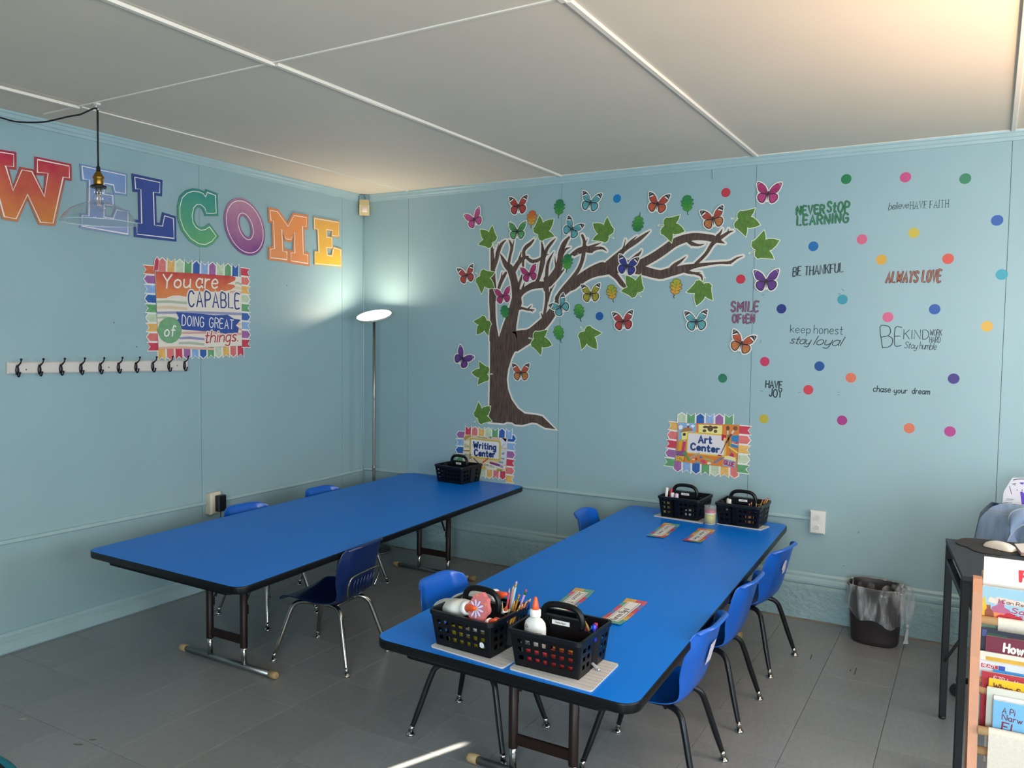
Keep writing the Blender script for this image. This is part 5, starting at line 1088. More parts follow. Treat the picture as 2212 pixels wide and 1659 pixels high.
sheet([(2.433, -.352), (2.713, -.383), (2.725, -.275), (2.445, -.265)][:4] if 0 else [(2.425, -.362), (2.713, -.388), (2.725, -.272), (2.437, -.268)], .5452, 'white writing board under the far left caddy', lines=3)
sheet([(2.780, -.352), (3.021, -.371), (3.045, -.262), (2.79, -.262)], .5452, 'white writing board under the far right caddy', lines=3)

# ---- glue bottles (standing or lying); base at origin, axis z
GB = M('d9d8d2', .32, noise=(14, .04)); GO = M('e0552a', .38); GW = M('e8e6e2', .35)
def glue(loc, rot, label, s=1.0, text=None, full=True):
    R = empty('glue_bottle', loc, label, 'bottle', None, world=False); R.rotation_euler = rot
    k = s
    MB().lathe([(.026*k, 0), (.031*k, .003*k), (.0325*k, .010*k), (.0325*k, .098*k), (.030*k, .112*k), (.022*k, .121*k), (.015*k, .125*k), (.0135*k, .130*k)], 26, sx=1.0, sy=.62).build('body', GB, R, off=1)
    MB().lathe([(.0150*k, .128*k), (.0160*k, .131*k), (.0158*k, .146*k), (.012*k, .149*k)], 20).build('collar', GW, R, off=1)
    MB().lathe([(.0105*k, .149*k), (.0100*k, .156*k), (.0072*k, .170*k), (.0042*k, .182*k), (.0010*k, .184*k)], 18).build('nozzle_cap', GO, R, off=1)
    f = lambda a, b, d=0.0: Vector((a, -(.0202*k+d)*math.sqrt(max(0, 1-(a/(.0327*k))**2))-.0004, b)) if abs(a) < .032*k else Vector((a, 0, b))
    mb = MB()
    for i in range(13):
        b = (.012+i*.0062)*k; mb.ribbon([(-.026*k, b), (-.020*k, b), (-.012*k, b)], .0016*k, f, .0002, .0004, caps=False)
        if i % 3 != 1: mb.ribbon([(.010*k, b+.002), (.018*k, b+.002), (.025*k, b+.002)], .0014*k, f, .0002, .0004, caps=False)
    mb.build('small_print', M('8d8d90', .6), R, off=1)['kind'] = 'stuff'
    if text:
        mb = MB(); fr_ = lambda a, b, d=0.0: f(b, a, d)
        for st in strokes(text, (.088*k, -.004*k), (.018*k, -.004*k), .0135*k, gap=2.2): mb.ribbon(st, .0022*k, fr_, .0006, .0009)
        mb.build('handwriting', M('20241c', .6), R, off=1)
        mb = MB(); mb.ribbon([(-.024*k, .100*k), (-.019*k, .108*k), (-.014*k, .100*k), (-.024*k, .100*k)], .0016*k, f, .0003, .0005); mb.build('warning_triangle', M('7a2a28', .6), R, off=1)
    else:
        MB().prism([(-.020*k, .012*k), (.004*k, .012*k), (.004*k, .022*k), (-.020*k, .022*k)], f, .0002, .0005).build('logo_patch', M('2a2f5a', .5), R, off=1)
    return R
z0 = ZR+.004
glue((2.842, -2.520, z0), (0, 0, .05), 'upright white glue bottle with orange cap and a handwritten name, in the front caddy', 1.09, 'Karina')
def glue2(b, t, label):
    L_ = (t-b).length; q = (t-b).to_track_quat('Z', 'Y'); return glue(tuple(b), q.to_euler(), label, L_/.184)
glue2(PL(960, 1311, 1, -2.425), PL(1026, 1314, 1, -2.562), 'white glue bottle lying at the left front of the caddy, pointing right')
glue2(PL(990, 1300, 1, -2.360), PL(1095, 1283, 1, -2.425), 'white glue bottle lying behind the handle, orange tip pointing right')
glue2(PL(1014, 1368, 1, -2.50), PL(1072, 1338, 1, -2.555), 'small glue bottle sunk low behind the pink flower case, orange tip showing')
glue2(PL(1083, 1350, 1, -2.425), PL(1094, 1310, 1, -2.47), 'white glue bottle among the pencils, only its orange cap showing')
# pink flower case
_fc = PL(1026, 1350, 1, -2.552)
R = empty('flower_case', tuple(_fc), 'pink scalloped case with a white daisy, standing in the left near caddy', 'case', None, world=False); R.rotation_euler = (math.radians(-14), math.radians(8), math.radians(-4))
FX = lambda a, b, d=0.0: Vector((a, -d, b))
MB().prism([((.036+.0035*math.cos(6*t*2*PI/36))*math.cos(t*2*PI/36)*1.0, .055+(.046+.0035*math.cos(8*t*2*PI/36))*math.sin(t*2*PI/36)) for t in range(36)], FX, -.010, .010).build('case_body', M('c86e6e', .45, noise=(25, .06)), R, off=1)
mbp = MB(); mbo = MB()
for k in range(10):
    an = k*PI/5; c = (-.006, .050); pts = [(c[0]+math.cos(an)*r_, c[1]+math.sin(an)*r_) for r_ in (.006, .013, .022, .027)]
    mbo.ribbon(pts, [.004, .0085, .0100, .007], FX, .0101, .0103); mbp.ribbon(pts, [.002, .006, .0075, .005], FX, .0104, .0106)
mbo.build('petal_outline', M('4a3478', .5), R, off=1); mbp.build('petals', M('d3c8e0', .5), R, off=1)
MB().prism([(-.006+.0065*math.cos(k*PI/6), .050+.0065*math.sin(k*PI/6)) for k in range(12)], FX, .0107, .011).build('flower_centre', M('d9a83a', .5), R, off=1)
for q in ((-.014, .092), (.024, .074)):
    MB().prism([(q[0]+(.0065 if k % 2 == 0 else .0022)*math.cos(k*PI/4), q[1]+(.0065 if k % 2 == 0 else .0022)*math.sin(k*PI/4)) for k in range(8)], FX, .0101, .0106).build('star_print', M('d99a4a', .5), R, off=1)
# pink erasers
_e1 = PL(1064, 1352, 1, -2.535); _e2 = PL(1080, 1347, 1, -2.50)
for x, y, a, l in ((_e1.x, _e1.y, .3, 'pink rounded eraser at the right front of the left near caddy'), (_e2.x, _e2.y, .9, 'second pink eraser leaning behind the first in the left near caddy')):
    tag(MB().bbox(-.024, .024, -.009, .009, 0, .013, .005, Matrix.Translation((x, y, z0+.088)) @ Matrix.Rotation(a, 4, 'Z') @ Matrix.Rotation(.3, 4, 'Y')).build('eraser', M('c0686a', .6, noise=(20, .06))), l, 'eraser')

# ---- pencils, crayons, markers
WD = M('cfa878', .6)
def stick(kind, base, tip, r, body, label, grp, end='point', endc=None, ferrule=None, tiplen=.016):
    b = Vector(base); t = Vector(tip); L_ = (t-b).length
    R = empty(kind, base, label, kind.replace('_', ' ').split()[-1], grp, world=False); R.rotation_euler = (t-b).to_track_quat('Z', 'Y').to_euler()
    m = M(body, .4); n = 6 if kind in ('pencil', 'coloured_pencil') else 12
    if end == 'point':
        MB().tube([(0, 0, 0), (0, 0, L_-tiplen)], r, n, smooth=False).build('barrel', m, R, off=1)
        w_ = endc or body; MB().lathe([(r*.98, L_-tiplen), (r*.35, L_-tiplen*.3)], n).build('sharpened_wood' if n == 6 else 'shoulder', WD if n == 6 else m, R, off=1)
        MB().lathe([(r*.35, L_-tiplen*.3), (r*.08, L_)], n).build('tip', M(w_, .5), R, off=1)
    elif end == 'eraser':
        MB().tube([(0, 0, 0), (0, 0, L_-.018)], r, n, smooth=False).build('barrel', m, R, off=1)
        MB().lathe([(r*1.06, L_-.018), (r*1.1, L_-.015), (r*1.02, L_-.013), (r*1.1, L_-.011), (r*1.06, L_-.008)], 12).build('ferrule', M(ferrule or 'a8904a', .3, metal=.7), R, off=1)
        MB().lathe([(r, L_-.008), (r, L_-.002), (r*.7, L_)], 12).build('rubber', M(endc or 'b8607a', .6), R, off=1)
    else:
        MB().tube([(0, 0, 0), (0, 0, L_*.62)], r, 12).build('barrel', M(endc or body, .4), R, off=1)
        MB().lathe([(r*1.08, L_*.62), (r*1.1, L_*.64), (r*1.08, L_*.95), (r*.8, L_)], 14).build('cap', m, R, off=1)
    return R
def up(u, v, y, u2, v2, y2): return PL(u, v, 1, y), PL(u2, v2, 1, y2)
G2 = 'pencils in the near left caddy'
PC = [((1101, 1270), -2.395, 'c8505a', 'point', 'd8a0a0', 'coral pencil point up, leftmost tall pencil'), ((1110, 1263), -2.375, 'c07a68', 'point', None, 'thin brown pink pencil next to the tallest one'), ((1116, 1256), -2.37, '9fc4cc', 'eraser', 'b090b8', 'tallest pencil, pale striped'),
      ((1085, 1298), -2.44, 'd8c890', 'point', '8a7a40', 'short pale pencil by the handle'), ((1113, 1294), -2.40, 'b88a30', 'point', None, 'ochre pencil left of centre'), ((1122, 1284), -2.385, 'b87a2c', 'eraser', 'c07840', 'golden pencil with brass band'), ((1137, 1273), -2.39, 'c090c8', 'eraser', 'b04a68', 'lilac pencil with green band'),
      ((1101, 1312), -2.46, '1f6a38', 'point', None, 'dark green pencil'), ((1112, 1318), -2.45, 'd89a30', 'point', None, 'yellow pencil lower front'), ((1119, 1316), -2.445, 'd08a28', 'point', None, 'second yellow pencil lower front'), ((1125, 1304), -2.43, '8a6a48', 'point', None, 'brown wood pencil in the middle'), ((1131, 1302), -2.42, 'b8562c', 'point', None, 'rust pencil'),
      ((1139, 1296), -2.40, 'c8743c', 'point', None, 'orange brown pencil at the right'), ((1148, 1290), -2.385, '2a2f78', 'point', None, 'dark blue pencil leaning far right'), ((1144, 1293), -2.375, '20242c', 'point', None, 'black pencil behind the blue one')]
for (u, v), y, c, e, ec, l in PC:
    t = PL(u, v, 1, y); b = Vector((2.672+(t.x-2.69)*.35, -2.425+(y+2.41)*.4, z0+.004))
    stick('coloured_pencil', b, t, .0037, c, l+' in the left near caddy', G2, e, ec, '3f7a44' if 'lilac' in l else None)
stick('crayon', PL(1266, 1366, 1, -2.42), PL(1257, 1340, 1, -2.415), .0045, 'd02a68', 'hot pink crayon in the back of the front caddy', 'crayons of the front caddy')
for (a, b, c, l) in (((1274, 1368, -2.42), (1264, 1341, -2.42), 'b8904a', 'gold crayon leaning in the front caddy'), ((1264, 1368, -2.41), (1257, 1348, -2.41), 'd83068', 'bright pink crayon leaning in the front caddy'), ((1277, 1366, -2.40), (1268, 1356, -2.39), 'a04060', 'dull red crayon behind the gold one'), ((1256, 1366, -2.40), (1254, 1346, -2.40), '4a6a48', 'green crayon near the handle of the front caddy'), ((1243, 1362, -2.39), (1236, 1340, -2.385), 'b08060', 'tan pencil tip behind the front handle')):
    stick('crayon', PL(a[0], a[1], 1, a[2]), PL(b[0], b[1], 1, b[2]), .0042, c, l, 'crayons of the front caddy')
stick('marker', PL(1285, 1385, 1, -2.445), PL(1284, 1349, 1, -2.445), .0062, '2a38c8', 'blue capped marker in the back right of the front caddy', None, 'cap', '2430a8')
stick('marker', PL(1288, 1372, 1, -2.40), PL(1287, 1346, 1, -2.40), .0060, 'c82838', 'red capped marker behind the blue one in the front caddy', None, 'cap', 'b83048')
# grey crayon lying on the writing board
a = PL(1273, 1427, 2, .555); b = PL(1297, 1450, 2, .553)
stick('crayon', a, b, .0048, 'dcdade', 'pale grey crayon poking out onto the writing board beside the front caddy', None, 'point', '4a4a56')
# small boxes seen through the holes of the caddies
def cbox(x0, x1, y0, y1, z1, c, label, tilt=0, zz=None):
    zz = z0+.001 if zz is None else zz
    tag(MB().bbox(x0, x1, y0, y1, zz, zz+z1, .0015).build('crayon_box', M(c, .5, noise=(60, .3))), label, 'box')
cbox(2.530, 2.680, -2.530, -2.506, .050, 'c9b82c', 'yellow crayon box inside the near left caddy, seen through its holes')
cbox(2.905, 2.995, -2.540, -2.500, .056, 'c23a30', 'red crayon box inside the front caddy, seen through its right holes')
cbox(2.826, 2.896, -2.552, -2.540, .045, 'b83438', 'red crayon box inside the front caddy, before the upright bottle')
cbox(2.910, 2.990, -2.536, -2.506, .016, 'c87a30', 'orange crayon box on top of the red one in the front caddy', zz=z0+.0575)
zf = ZR+.004
cbox(2.480, 2.505, -.345, -.300, .085, 'a89a3c', 'yellow box inside the far left caddy', zz=zf); cbox(2.600, 2.640, -.335, -.300, .045, 'c9b8a8', 'pale box inside the far left caddy', zz=zf); cbox(2.925, 2.965, -.315, -.285, .05, 'c47a3a', 'orange box inside the far right caddy', zz=zf)
# things in the far caddies
for (bu, bv, tu, tv, y, r_, c, kind, l, e, ec) in (
    (1437, 1084, 1441, 1053, -.32, .0075, 'e0dcd4', 'marker', 'tall white marker standing in the far left caddy', 'cap', 'd8cfc0'), (1444, 1080, 1451, 1055, -.28, .0065, 'c0303a', 'marker', 'red capped marker leaning in the far left caddy', 'cap', '8a2028'),
    (1452, 1084, 1453, 1064, -.30, .010, 'd8d8dc', 'glue_stick', 'short white glue stick in the far left caddy', 'cap', 'd4d4da'), (1461, 1084, 1462, 1066, -.31, .0095, 'd0b8d0', 'glue_stick', 'pink and white glue stick in the far left caddy', 'cap', 'c8a8c4'), (1457, 1080, 1458, 1062, -.27, .005, '584a90', 'marker', 'violet marker behind the glue sticks', 'cap', '4a3a80'),
    (1573, 1090, 1576, 1077, -.27, .014, 'd2cfc8', 'glue_bottle', 'small white bottle in the far right caddy', 'cap', 'd2cfc8'), (1577, 1080, 1579, 1066, -.27, .006, 'b04a38', 'marker', 'red tipped marker above the small bottle, far right caddy', 'cap', 'a04434')):
    stick(kind, PL(bu, bv+12, 1, y), PL(tu, tv, 1, y), r_, c, l, None, e, ec)
G3 = 'pencils in the far right caddy'
for i, (tu, tv, y, c, e, l) in enumerate(((1632, 1070, -.21, 'd8a040', 'eraser', 'tallest yellow pencil with white rubber'), (1648, 1079, -.24, 'cf8a30', 'eraser', 'orange pencil'), (1654, 1078, -.22, 'd89a38', 'eraser', 'second orange pencil'), (1660, 1075, -.20, 'cf8028', 'eraser', 'rightmost orange pencil'), (1645, 1088, -.30, 'c86a28', 'point', 'low orange pencil'), (1634, 1086, -.30, 'd0b060', 'point', 'pale yellow pencil'),
    (1624, 1083, -.28, '8a2038', 'point', 'dark red pencil'), (1619, 1086, -.29, '6a1830', 'point', 'maroon pencil'), (1610, 1079, -.27, '30182c', 'point', 'dark plum pencil'), (1640, 1092, -.31, 'c8a058', 'point', 'tan pencil'))):
    t = PL(tu, tv, 1, y); b = Vector((2.985-.015*(i % 4) if tu > 1630 else 2.92, -.27+.02*(i % 3), zf)); b.x = t.x-.045 if tu > 1640 else t.x-.02
    stick('coloured_pencil', b, t, .0038, c, l+' in the far right caddy', G3, e, 'd8d4d0' if i == 0 else None)
for (tu, tv, y, c) in ((1511, 1078, -.22, 'b8703c'), (1507, 1079, -.21, 'd8cfc0')):
    t = PL(tu, tv, 1, y); stick('eraser_pencil', Vector((t.x, t.y, zf)), t, .006, c, ('brown' if c == 'b8703c' else 'white')+' stub standing at the right of the far left caddy', None, 'cap', c)

# ---- jar between the far caddies
jx, jy = 2.752, -.372
R = empty('glitter_jar', (jx, jy, .545), 'small clear jar with red lid and yellow label between the two far caddies', 'jar')
TJ = Matrix.Translation((jx, jy, .5452))
MB().lathe([(.022, 0), (.0275, .002), (.0275, .062), (.0255, .068), (.024, .072)], 24, TJ).build('jar_body', M('cfd0cc', .3), R)
MB().lathe([(.0278, .006), (.0278, .058)], 24, TJ).build('label_wrap', M('b8ac50', .5, noise=(60, .25)), R)
MB().lathe([(.0265, .062), (.0272, .064), (.0272, .074), (.024, .078)], 24, TJ).build('lid', M('b03a48', .4), R)
MB().lathe([(.032, .0), (.033, .02), (.031, .05), (.033, .075), (.030, .092), (.034, .100)], 16, TJ).build('plastic_bag', M('e8ecf0', .08, alpha=.16), R)

# ---- name strips on the table
def strip(c, flip, text, edges, label):
    z = .545; P = [Vector(F545(*q)) for q in c]   # bottom-left, top-left(long end), top-right, bottom-right as read in the picture
    P0, P1, P2, P3 = P; ctr = (P0+P1+P2+P3)/4; ex = ((P1+P2)-(P0+P3)).normalized(); Lx = (((P1+P2)-(P0+P3))/2).length; ey = Vector((-ex.y, ex.x)); Ly = ((P0+P1)-(P3+P2)).length/2
    R = empty('name_strip', (ctr.x, ctr.y, z), label, 'name tag', 'name strips on the right table')
    def Sf(u, v, d=0.0):   # u -.5..+.5 along, v -.5..+.5 across; the ends curl up a little
        q = ctr+ex*(u*Lx)+ey*(v*Ly); curl = .010*max(0, abs(u)-.28)**1.5*4*(1 if abs(v) < 2 else 0)
        return Vector((q.x, q.y, z+.0006+curl+d))
    mb = MB(); cols = edges; n = 14; vs = []; m = len(cols)
    mats = [M(k_, .45, noise=(35, .15)) for k_ in cols]
    for i in range(n):
        for j in range(2):
            mb.mat((i*m//n+j*2) % m)
            a0, a1 = -.5+i/n, -.5+(i+1)/n; b0, b1 = -.5+j/2, -.5+(j+1)/2
            mb.add([Sf(a0, b0), Sf(a1, b0), Sf(a1, b1), Sf(a0, b1), Sf(a0, b0, .0008), Sf(a1, b0, .0008), Sf(a1, b1, .0008), Sf(a0, b1, .0008)], [(4, 5, 6, 7), (3, 2, 1, 0), (0, 1, 5, 4), (1, 2, 6, 5), (2, 3, 7, 6), (3, 0, 4, 7)])
    mb.build('rainbow_card', mats, R)
    def band(nm, u0, u1, v0, v1, c_, d):
        q = MB(); k = 10
        for i in range(k):
            a0, a1 = u0+(u1-u0)*i/k, u0+(u1-u0)*(i+1)/k; q.add([Sf(a0, v0, d), Sf(a1, v0, d), Sf(a1, v1, d), Sf(a0, v1, d)], [(0, 1, 2, 3)])
        q.build(nm, M(c_, .5), R)
    band('white_panel', -.40, .40, -.30, .30, 'dcdad6', .0011)
    s = -1 if flip else 1
    band('red_rule', -.385, .385, s*.235-.012, s*.235+.012, '8a2030', .0014); band('blue_rule', -.385, .385, -s*.235-.012, -s*.235+.012, '1c2a50', .0014)
    f = (lambda a, b, d=0.0: Sf(-a/Lx, -b/Ly, d)) if flip else (lambda a, b, d=0.0: Sf(a/Lx, b/Ly, d))
    q = MB(); write(q, text[0], (-.37*Lx, -.11*Ly), (text[1]*Lx, -.11*Ly), .25*Ly, .0021, f, .0015, .0018, gap=2.8, space=6); q.build('handwriting', M('25252c', .6), R)
    return R
RB = ['5f9a86', 'c8a050', 'c05040', 'b8405a', '6a6aa8', '5a7ab0']
strip([(1292, 1343), (1353, 1294), (1400, 1304), (1338, 1352)], False, ('Karina Byrd', .12), ['5f9a86', 'c8a050', 'c86a40', 'b8485a', '6a70a8', 'c05060'], 'rainbow name strip nearest the right, behind the front caddy')
strip([(1185.4, 1319.4), (1242, 1270.6), (1285.8, 1280.4), (1221, 1327.6)], True, ('Jason Tony', .30), ['c85a6a', 'c8a058', '6a80a0', 'c04a50', '6a9a90', '5f9a86'], 'rainbow name strip partly hidden by the handle of the front caddy')
strip([(1396, 1159), (1435, 1130.3), (1469, 1136), (1432.5, 1163.7)], True, ('Silas Lewis', .28), ['c8604a', 'd0a050', '5f8a90', 'b83a48', '6a7aa8', '5f9a86'], 'rainbow name strip in front of the far left caddy')
strip([(1473.6, 1170.2), (1509.4, 1141.7), (1545.2, 1147.8), (1513, 1173)], True, ('Cedar Allen', .32), ['7a8a50', 'c86a40', 'b83a50', '6a70a8', 'c85a50', 'c89a48'], 'rainbow name strip in front of the far right caddy')
# ================================================================== WASTE BIN
bx_, by_ = 3.567, -.175
R = empty('waste_bin', (bx_, by_, 0), 'dark brown oval waste bin with a clear knotted liner by the wall', 'bin')
BIN = M('2a2425', .45, noise=(12, .08)); TB_ = Matrix.Translation((bx_, by_, 0)) @ Matrix.Rotation(math.radians(-4), 4, 'Z')
def supel(rx, ry, z, n=48, p=2.6):
    out = []
    for k in range(n):
        c, s = math.cos(2*PI*k/n), math.sin(2*PI*k/n); out.append(TB_ @ Vector((rx*math.copysign(abs(c)**(2/p), c), ry*math.copysign(abs(s)**(2/p), s), z)))
    return out
def rings(mb, R_, close_bottom=False):
    n = len(R_[0]); vs = [v for r in R_ for v in r]
    mb.add(vs, [(i*n+k, i*n+(k+1) % n, (i+1)*n+(k+1) % n, (i+1)*n+k) for i in range(len(R_)-1) for k in range(n)], True)
    if close_bottom: o = len(mb.v)-len(vs); mb.f.append([o+k for k in range(n)][::-1]); mb.m.append(0); mb.sm.append(False)
mb = MB(); rings(mb, [supel(.104, .080, .0), supel(.110, .085, .006), supel(.113, .088, .03), supel(.131, .103, .285), supel(.137, .109, .287), supel(.138, .110, .297), supel(.134, .106, .299), supel(.129, .101, .296), supel(.127, .099, .28), supel(.109, .084, .012)], True)
mb.add(supel(.109, .084, .012), [tuple(range(48))]); mb.build('bucket', BIN, R)
LIN = bpy.data.materials.new('clear_liner'); LIN.use_nodes = True
nt = LIN.node_tree; N = nt.nodes; L = nt.links; b = N['Principled BSDF']; b.inputs['Base Color'].default_value = (.72, .75, .78, 1); b.inputs['Roughness'].default_value = .12; b.inputs['Specular IOR Level'].default_value = .9
tc = N.new('ShaderNodeTexCoord'); mp = N.new('ShaderNodeMapping'); mp.inputs['Rotation'].default_value = (0, .9, 0); mp.inputs['Scale'].default_value = (1, 1, .22); ns = N.new('ShaderNodeTexNoise'); ns.inputs['Scale'].default_value = 30; ns.inputs['Detail'].default_value = 3
L.new(tc.outputs['Object'], mp.inputs['Vector']); L.new(mp.outputs['Vector'], ns.inputs['Vector']); rp_ = N.new('ShaderNodeMapRange'); rp_.inputs['From Min'].default_value = .42; rp_.inputs['From Max'].default_value = .75; rp_.inputs['To Min'].default_value = .08; rp_.inputs['To Max'].default_value = .62
L.new(ns.outputs['Fac'], rp_.inputs['Value']); L.new(rp_.outputs['Result'], b.inputs['Alpha']); bp = N.new('ShaderNodeBump'); bp.inputs['Strength'].default_value = .8; bp.inputs['Distance'].default_value = .01; L.new(ns.outputs['Fac'], bp.inputs['Height']); L.new(bp.outputs['Normal'], b.inputs['Normal'])
rr = random.Random(5); n = 48; rgs = []
def wob(k, a): return math.sin(k*1.7)*a+math.sin(k*3.1+1)*a*.6
def ringw(rx, ry, zf, a):
    base = supel(rx, ry, 0, n); out = []
    for k, v in enumerate(base):
        c = Vector((v.x-bx_, v.y-by_, 0)); d = c.normalized(); out.append(Vector((v.x, v.y, 0))+d*wob(k, a)+Vector((0, 0, zf(k))))
    return out
def sag(k):   # lower toward the right-front knot
    th = 2*PI*k/n; return .5+.5*math.cos(th+.45)
rgs = [ringw(.110, .083, lambda k: .12, .004), ringw(.121, .094, lambda k: .22, .003), ringw(.130, .102, lambda k: .297, .001), ringw(.137, .109, lambda k: .302, .001), ringw(.142, .114, lambda k: .298, .0015),
       ringw(.143, .115, lambda k: .265-.02*sag(k), .003), ringw(.143, .116, lambda k: .235-.045*sag(k), .005), ringw(.141, .115, lambda k: .205-.07*sag(k)+.012*math.sin(k*.9), .006), ringw(.135, .109, lambda k: .182-.075*sag(k)+.012*math.sin(k*.9), .003)]
mb = MB(); rings(mb, rgs); mb.build('liner', LIN, R)
kx, ky = bx_+.150, by_-.045
def pleat(z, r_, cx, cy, n2=18, a=.35): return [Vector((cx+math.cos(2*PI*k/n2)*r_*(1+a*math.sin(5*k)), cy+math.sin(2*PI*k/n2)*r_*(1+a*math.cos(4*k)), z)) for k in range(n2)]
mb = MB(); rings(mb, [pleat(.296, .030, bx_+.105, by_-.030), pleat(.318, .034, bx_+.120, by_-.032), pleat(.300, .040, bx_+.138, by_-.036), pleat(.25, .040, bx_+.148, by_-.040), pleat(.19, .032, kx, ky), pleat(.150, .018, kx, ky), pleat(.128, .007, kx, ky)]); mb.build('liner_gather', LIN, R)
mb = MB(); mb.ball((kx+.002, ky, .122), .013, 10); rings(mb, [pleat(.112, .006, kx+.002, ky, 12), pleat(.085, .011, kx+.001, ky, 12), pleat(.055, .010, kx-.002, ky, 12), pleat(.035, .016, kx-.004, ky, 12)]); mb.build('liner_knot', M('b8bcc2', .25, alpha=.75), R)

# ================================================================== DESK, CHAIR, JACKET AT THE RIGHT EDGE
DK = M('30343b', .55, spec=.3, noise=(25, .06)); DM = M('121318', .45)
dA = Vector((3.889, -.928)); dB = Vector((3.960, -1.500)); e = (dB-dA).normalized(); f_ = Vector((-e.y, e.x)); zt = .74
if f_.x < 0: f_ = -f_
R = empty('desk', (4.4, -1.15, 0), 'small dark desk with black metal legs at the right edge of the picture', 'desk')
dC = dB+f_*1.0; dD = dA+f_*1.0
MB().prism([tuple(dA), tuple(dB), tuple(dC), tuple(dD)], mapT(0), zt-.016, zt).build('desktop', DK, R)
Lf = [dA+e*.03+f_*.012, dB-e*.03+f_*.012, dC-e*.03-f_*.03, dD+e*.03-f_*.03]
rotm = Matrix.Rotation(math.atan2(e.y, e.x), 4, 'Z')
for p in Lf: MB().bbox(-.013, .013, -.013, .013, .012, zt-.017, .002, Matrix.Translation((p.x, p.y, 0)) @ rotm).build('leg', DM, R)
for p in Lf: MB().lathe([(.012, 0), (.014, .003), (.014, .012)], 10, Matrix.Translation((p.x, p.y, 0))).build('leg_cap', BK, R)
def beam(p, q, z, w_, h_, nm, z2=None):
    p = Vector((p.x, p.y, z)); q = Vector((q.x, q.y, z if z2 is None else z2)); t = (q-p); L_ = t.length
    return MB().bbox(0, L_, -w_/2, w_/2, -h_/2, h_/2, .0015, Matrix.Translation(p) @ t.to_track_quat('X', 'Z').to_matrix().to_4x4()).build(nm, DM, R)
beam(Lf[0], Lf[1], zt-.085, .022, .022, 'side_rail'); beam(Lf[3], Lf[2], zt-.085, .022, .022, 'side_rail'); beam(Lf[1], Lf[2], zt-.032, .02, .028, 'front_rail'); beam(Lf[0], Lf[3], zt-.032, .02, .028, 'back_rail')
beam(Lf[0], Lf[1], .24, .008, .012, 'cross_brace', .52)
# mouse mat and mouse
def dp(u, v): return FZ(zt)(u, v)
o = [dp(u, v) for u, v in ((2064, 1173), (2070, 1167), (2085, 1164), (2110, 1165), (2140, 1168), (2175, 1172), (2212, 1176), (2260, 1184), (2262, 1200), (2212, 1199), (2180, 1200), (2140, 1198), (2115, 1194), (2100, 1189), (2090, 1183), (2075, 1179))]
tag(MB().prism([tuple(x[:2]) for x in cat([(p[0], p[1], 0) for p in o+[o[0]]], 3)[:-1]], mapT(zt), .0002, .0035).build('mouse_mat', M('2e2c2c', .85, noise=(80, .15))), 'dark curved mouse mat on the desk', 'mouse mat')
c = Vector(FZ(zt)(2160, 1187)); a0 = Vector(FZ(zt)(2122, 1177)); a1 = Vector(FZ(zt)(2190, 1193)); ax = (a1-a0); ang = math.atan2(ax.y, ax.x); hl = .058; prof = []
R2 = empty('computer_mouse', (c.x, c.y, zt+.0035), 'white low computer mouse on the dark mat', 'mouse', world=False); R2.rotation_euler = (0, 0, ang)
vs = []; nu, nv = 14, 12
for i in range(nu+1):
    t = -1+2*i/nu; wdt = .030*(1-abs(t)**4*.35)*(1 if abs(t) < 1 else .8); hh = .024*max(0, 1-abs(t*1.0)**2.4)**.6+.002
    for j in range(nv+1):
        s = -1+2*j/nv; vs.append((t*hl, s*wdt, .002+hh*max(0, 1-abs(s)**3)**.6))
MB().add(vs, [(i*(nv+1)+j, (i+1)*(nv+1)+j, (i+1)*(nv+1)+j+1, i*(nv+1)+j+1) for i in range(nu) for j in range(nv)], True).build('top_shell', M('dcd8cf', .25), R2, off=1)
MB().prism(round_quad([(-hl*.94, -.026), (hl*.94, -.026), (hl*.94, .026), (-hl*.94, .026)], .016, 5), mapT(0), 0, .004).build('base_plate', M('b8a878', .4), R2, off=1)
# striped papers at the right end of the mat
s0 = [FZ(zt+.012)(u, v) for u, v in ((2192, 1178), (2240, 1176), (2250, 1200), (2206, 1196))]
R2 = empty('paper_stack', (s0[0][0], s0[0][1], zt+.004), 'small stack of papers with rainbow stripes at the right edge of the desk', 'paper')
for k, cc in enumerate(('d8d4d0', 'c9a070', '7fa0b8', 'c87a6a', '8fae7a', 'dedad4')):
    MB().prism([(p[0]+.002*math.sin(k*2), p[1]+.003*math.cos(k*3)) for p in s0], mapT(zt+.004+k*.0025), 0, .0022).build('sheet', M(cc, .6), R2)

# office chair behind the desk
cxo, cyo = 4.205, -.52
R = empty('office_chair', (cxo, cyo, 0), 'black office chair behind the desk under the denim jacket', 'chair')
BKF = M('12161a', .75, noise=(60, .2))
def padded(w_, h_, d_, M_, n=10):
    vs = []
    for s in (1, -1):
        for i in range(n+1):
            for j in range(n+1):
                u = -1+2*i/n; v = -1+2*j/n; k = (max(0, 1-u**6)*max(0, 1-v**6))**.5
                vs.append(M_ @ Vector((u*w_/2*(1-.06*v*v), s*d_/2*k-.03*u*u*(-1), v*h_/2*(1-.08*u*u))))
    N_ = (n+1)**2; fs = []
    for i in range(n):
        for j in range(n):
            a = i*(n+1)+j; fs += [(a, a+n+1, a+n+2, a+1)[::-1], (N_+a, N_+a+n+1, N_+a+n+2, N_+a+1)]
    return MB().add(vs, fs, True)
_tz = PL(2160, 1088, 1, cyo-.055).z; _tx = PL(2160, 1088, 1, cyo-.055).x+.20
padded(.34, .42, .05, Matrix.Translation((_tx, cyo, _tz-.235))).build('backrest', BKF, R)
padded(.46, .44, .07, Matrix.Translation((cxo, cyo-.22, .43)) @ Matrix.Rotation(PI/2, 4, 'X')).build('seat', BKF, R)
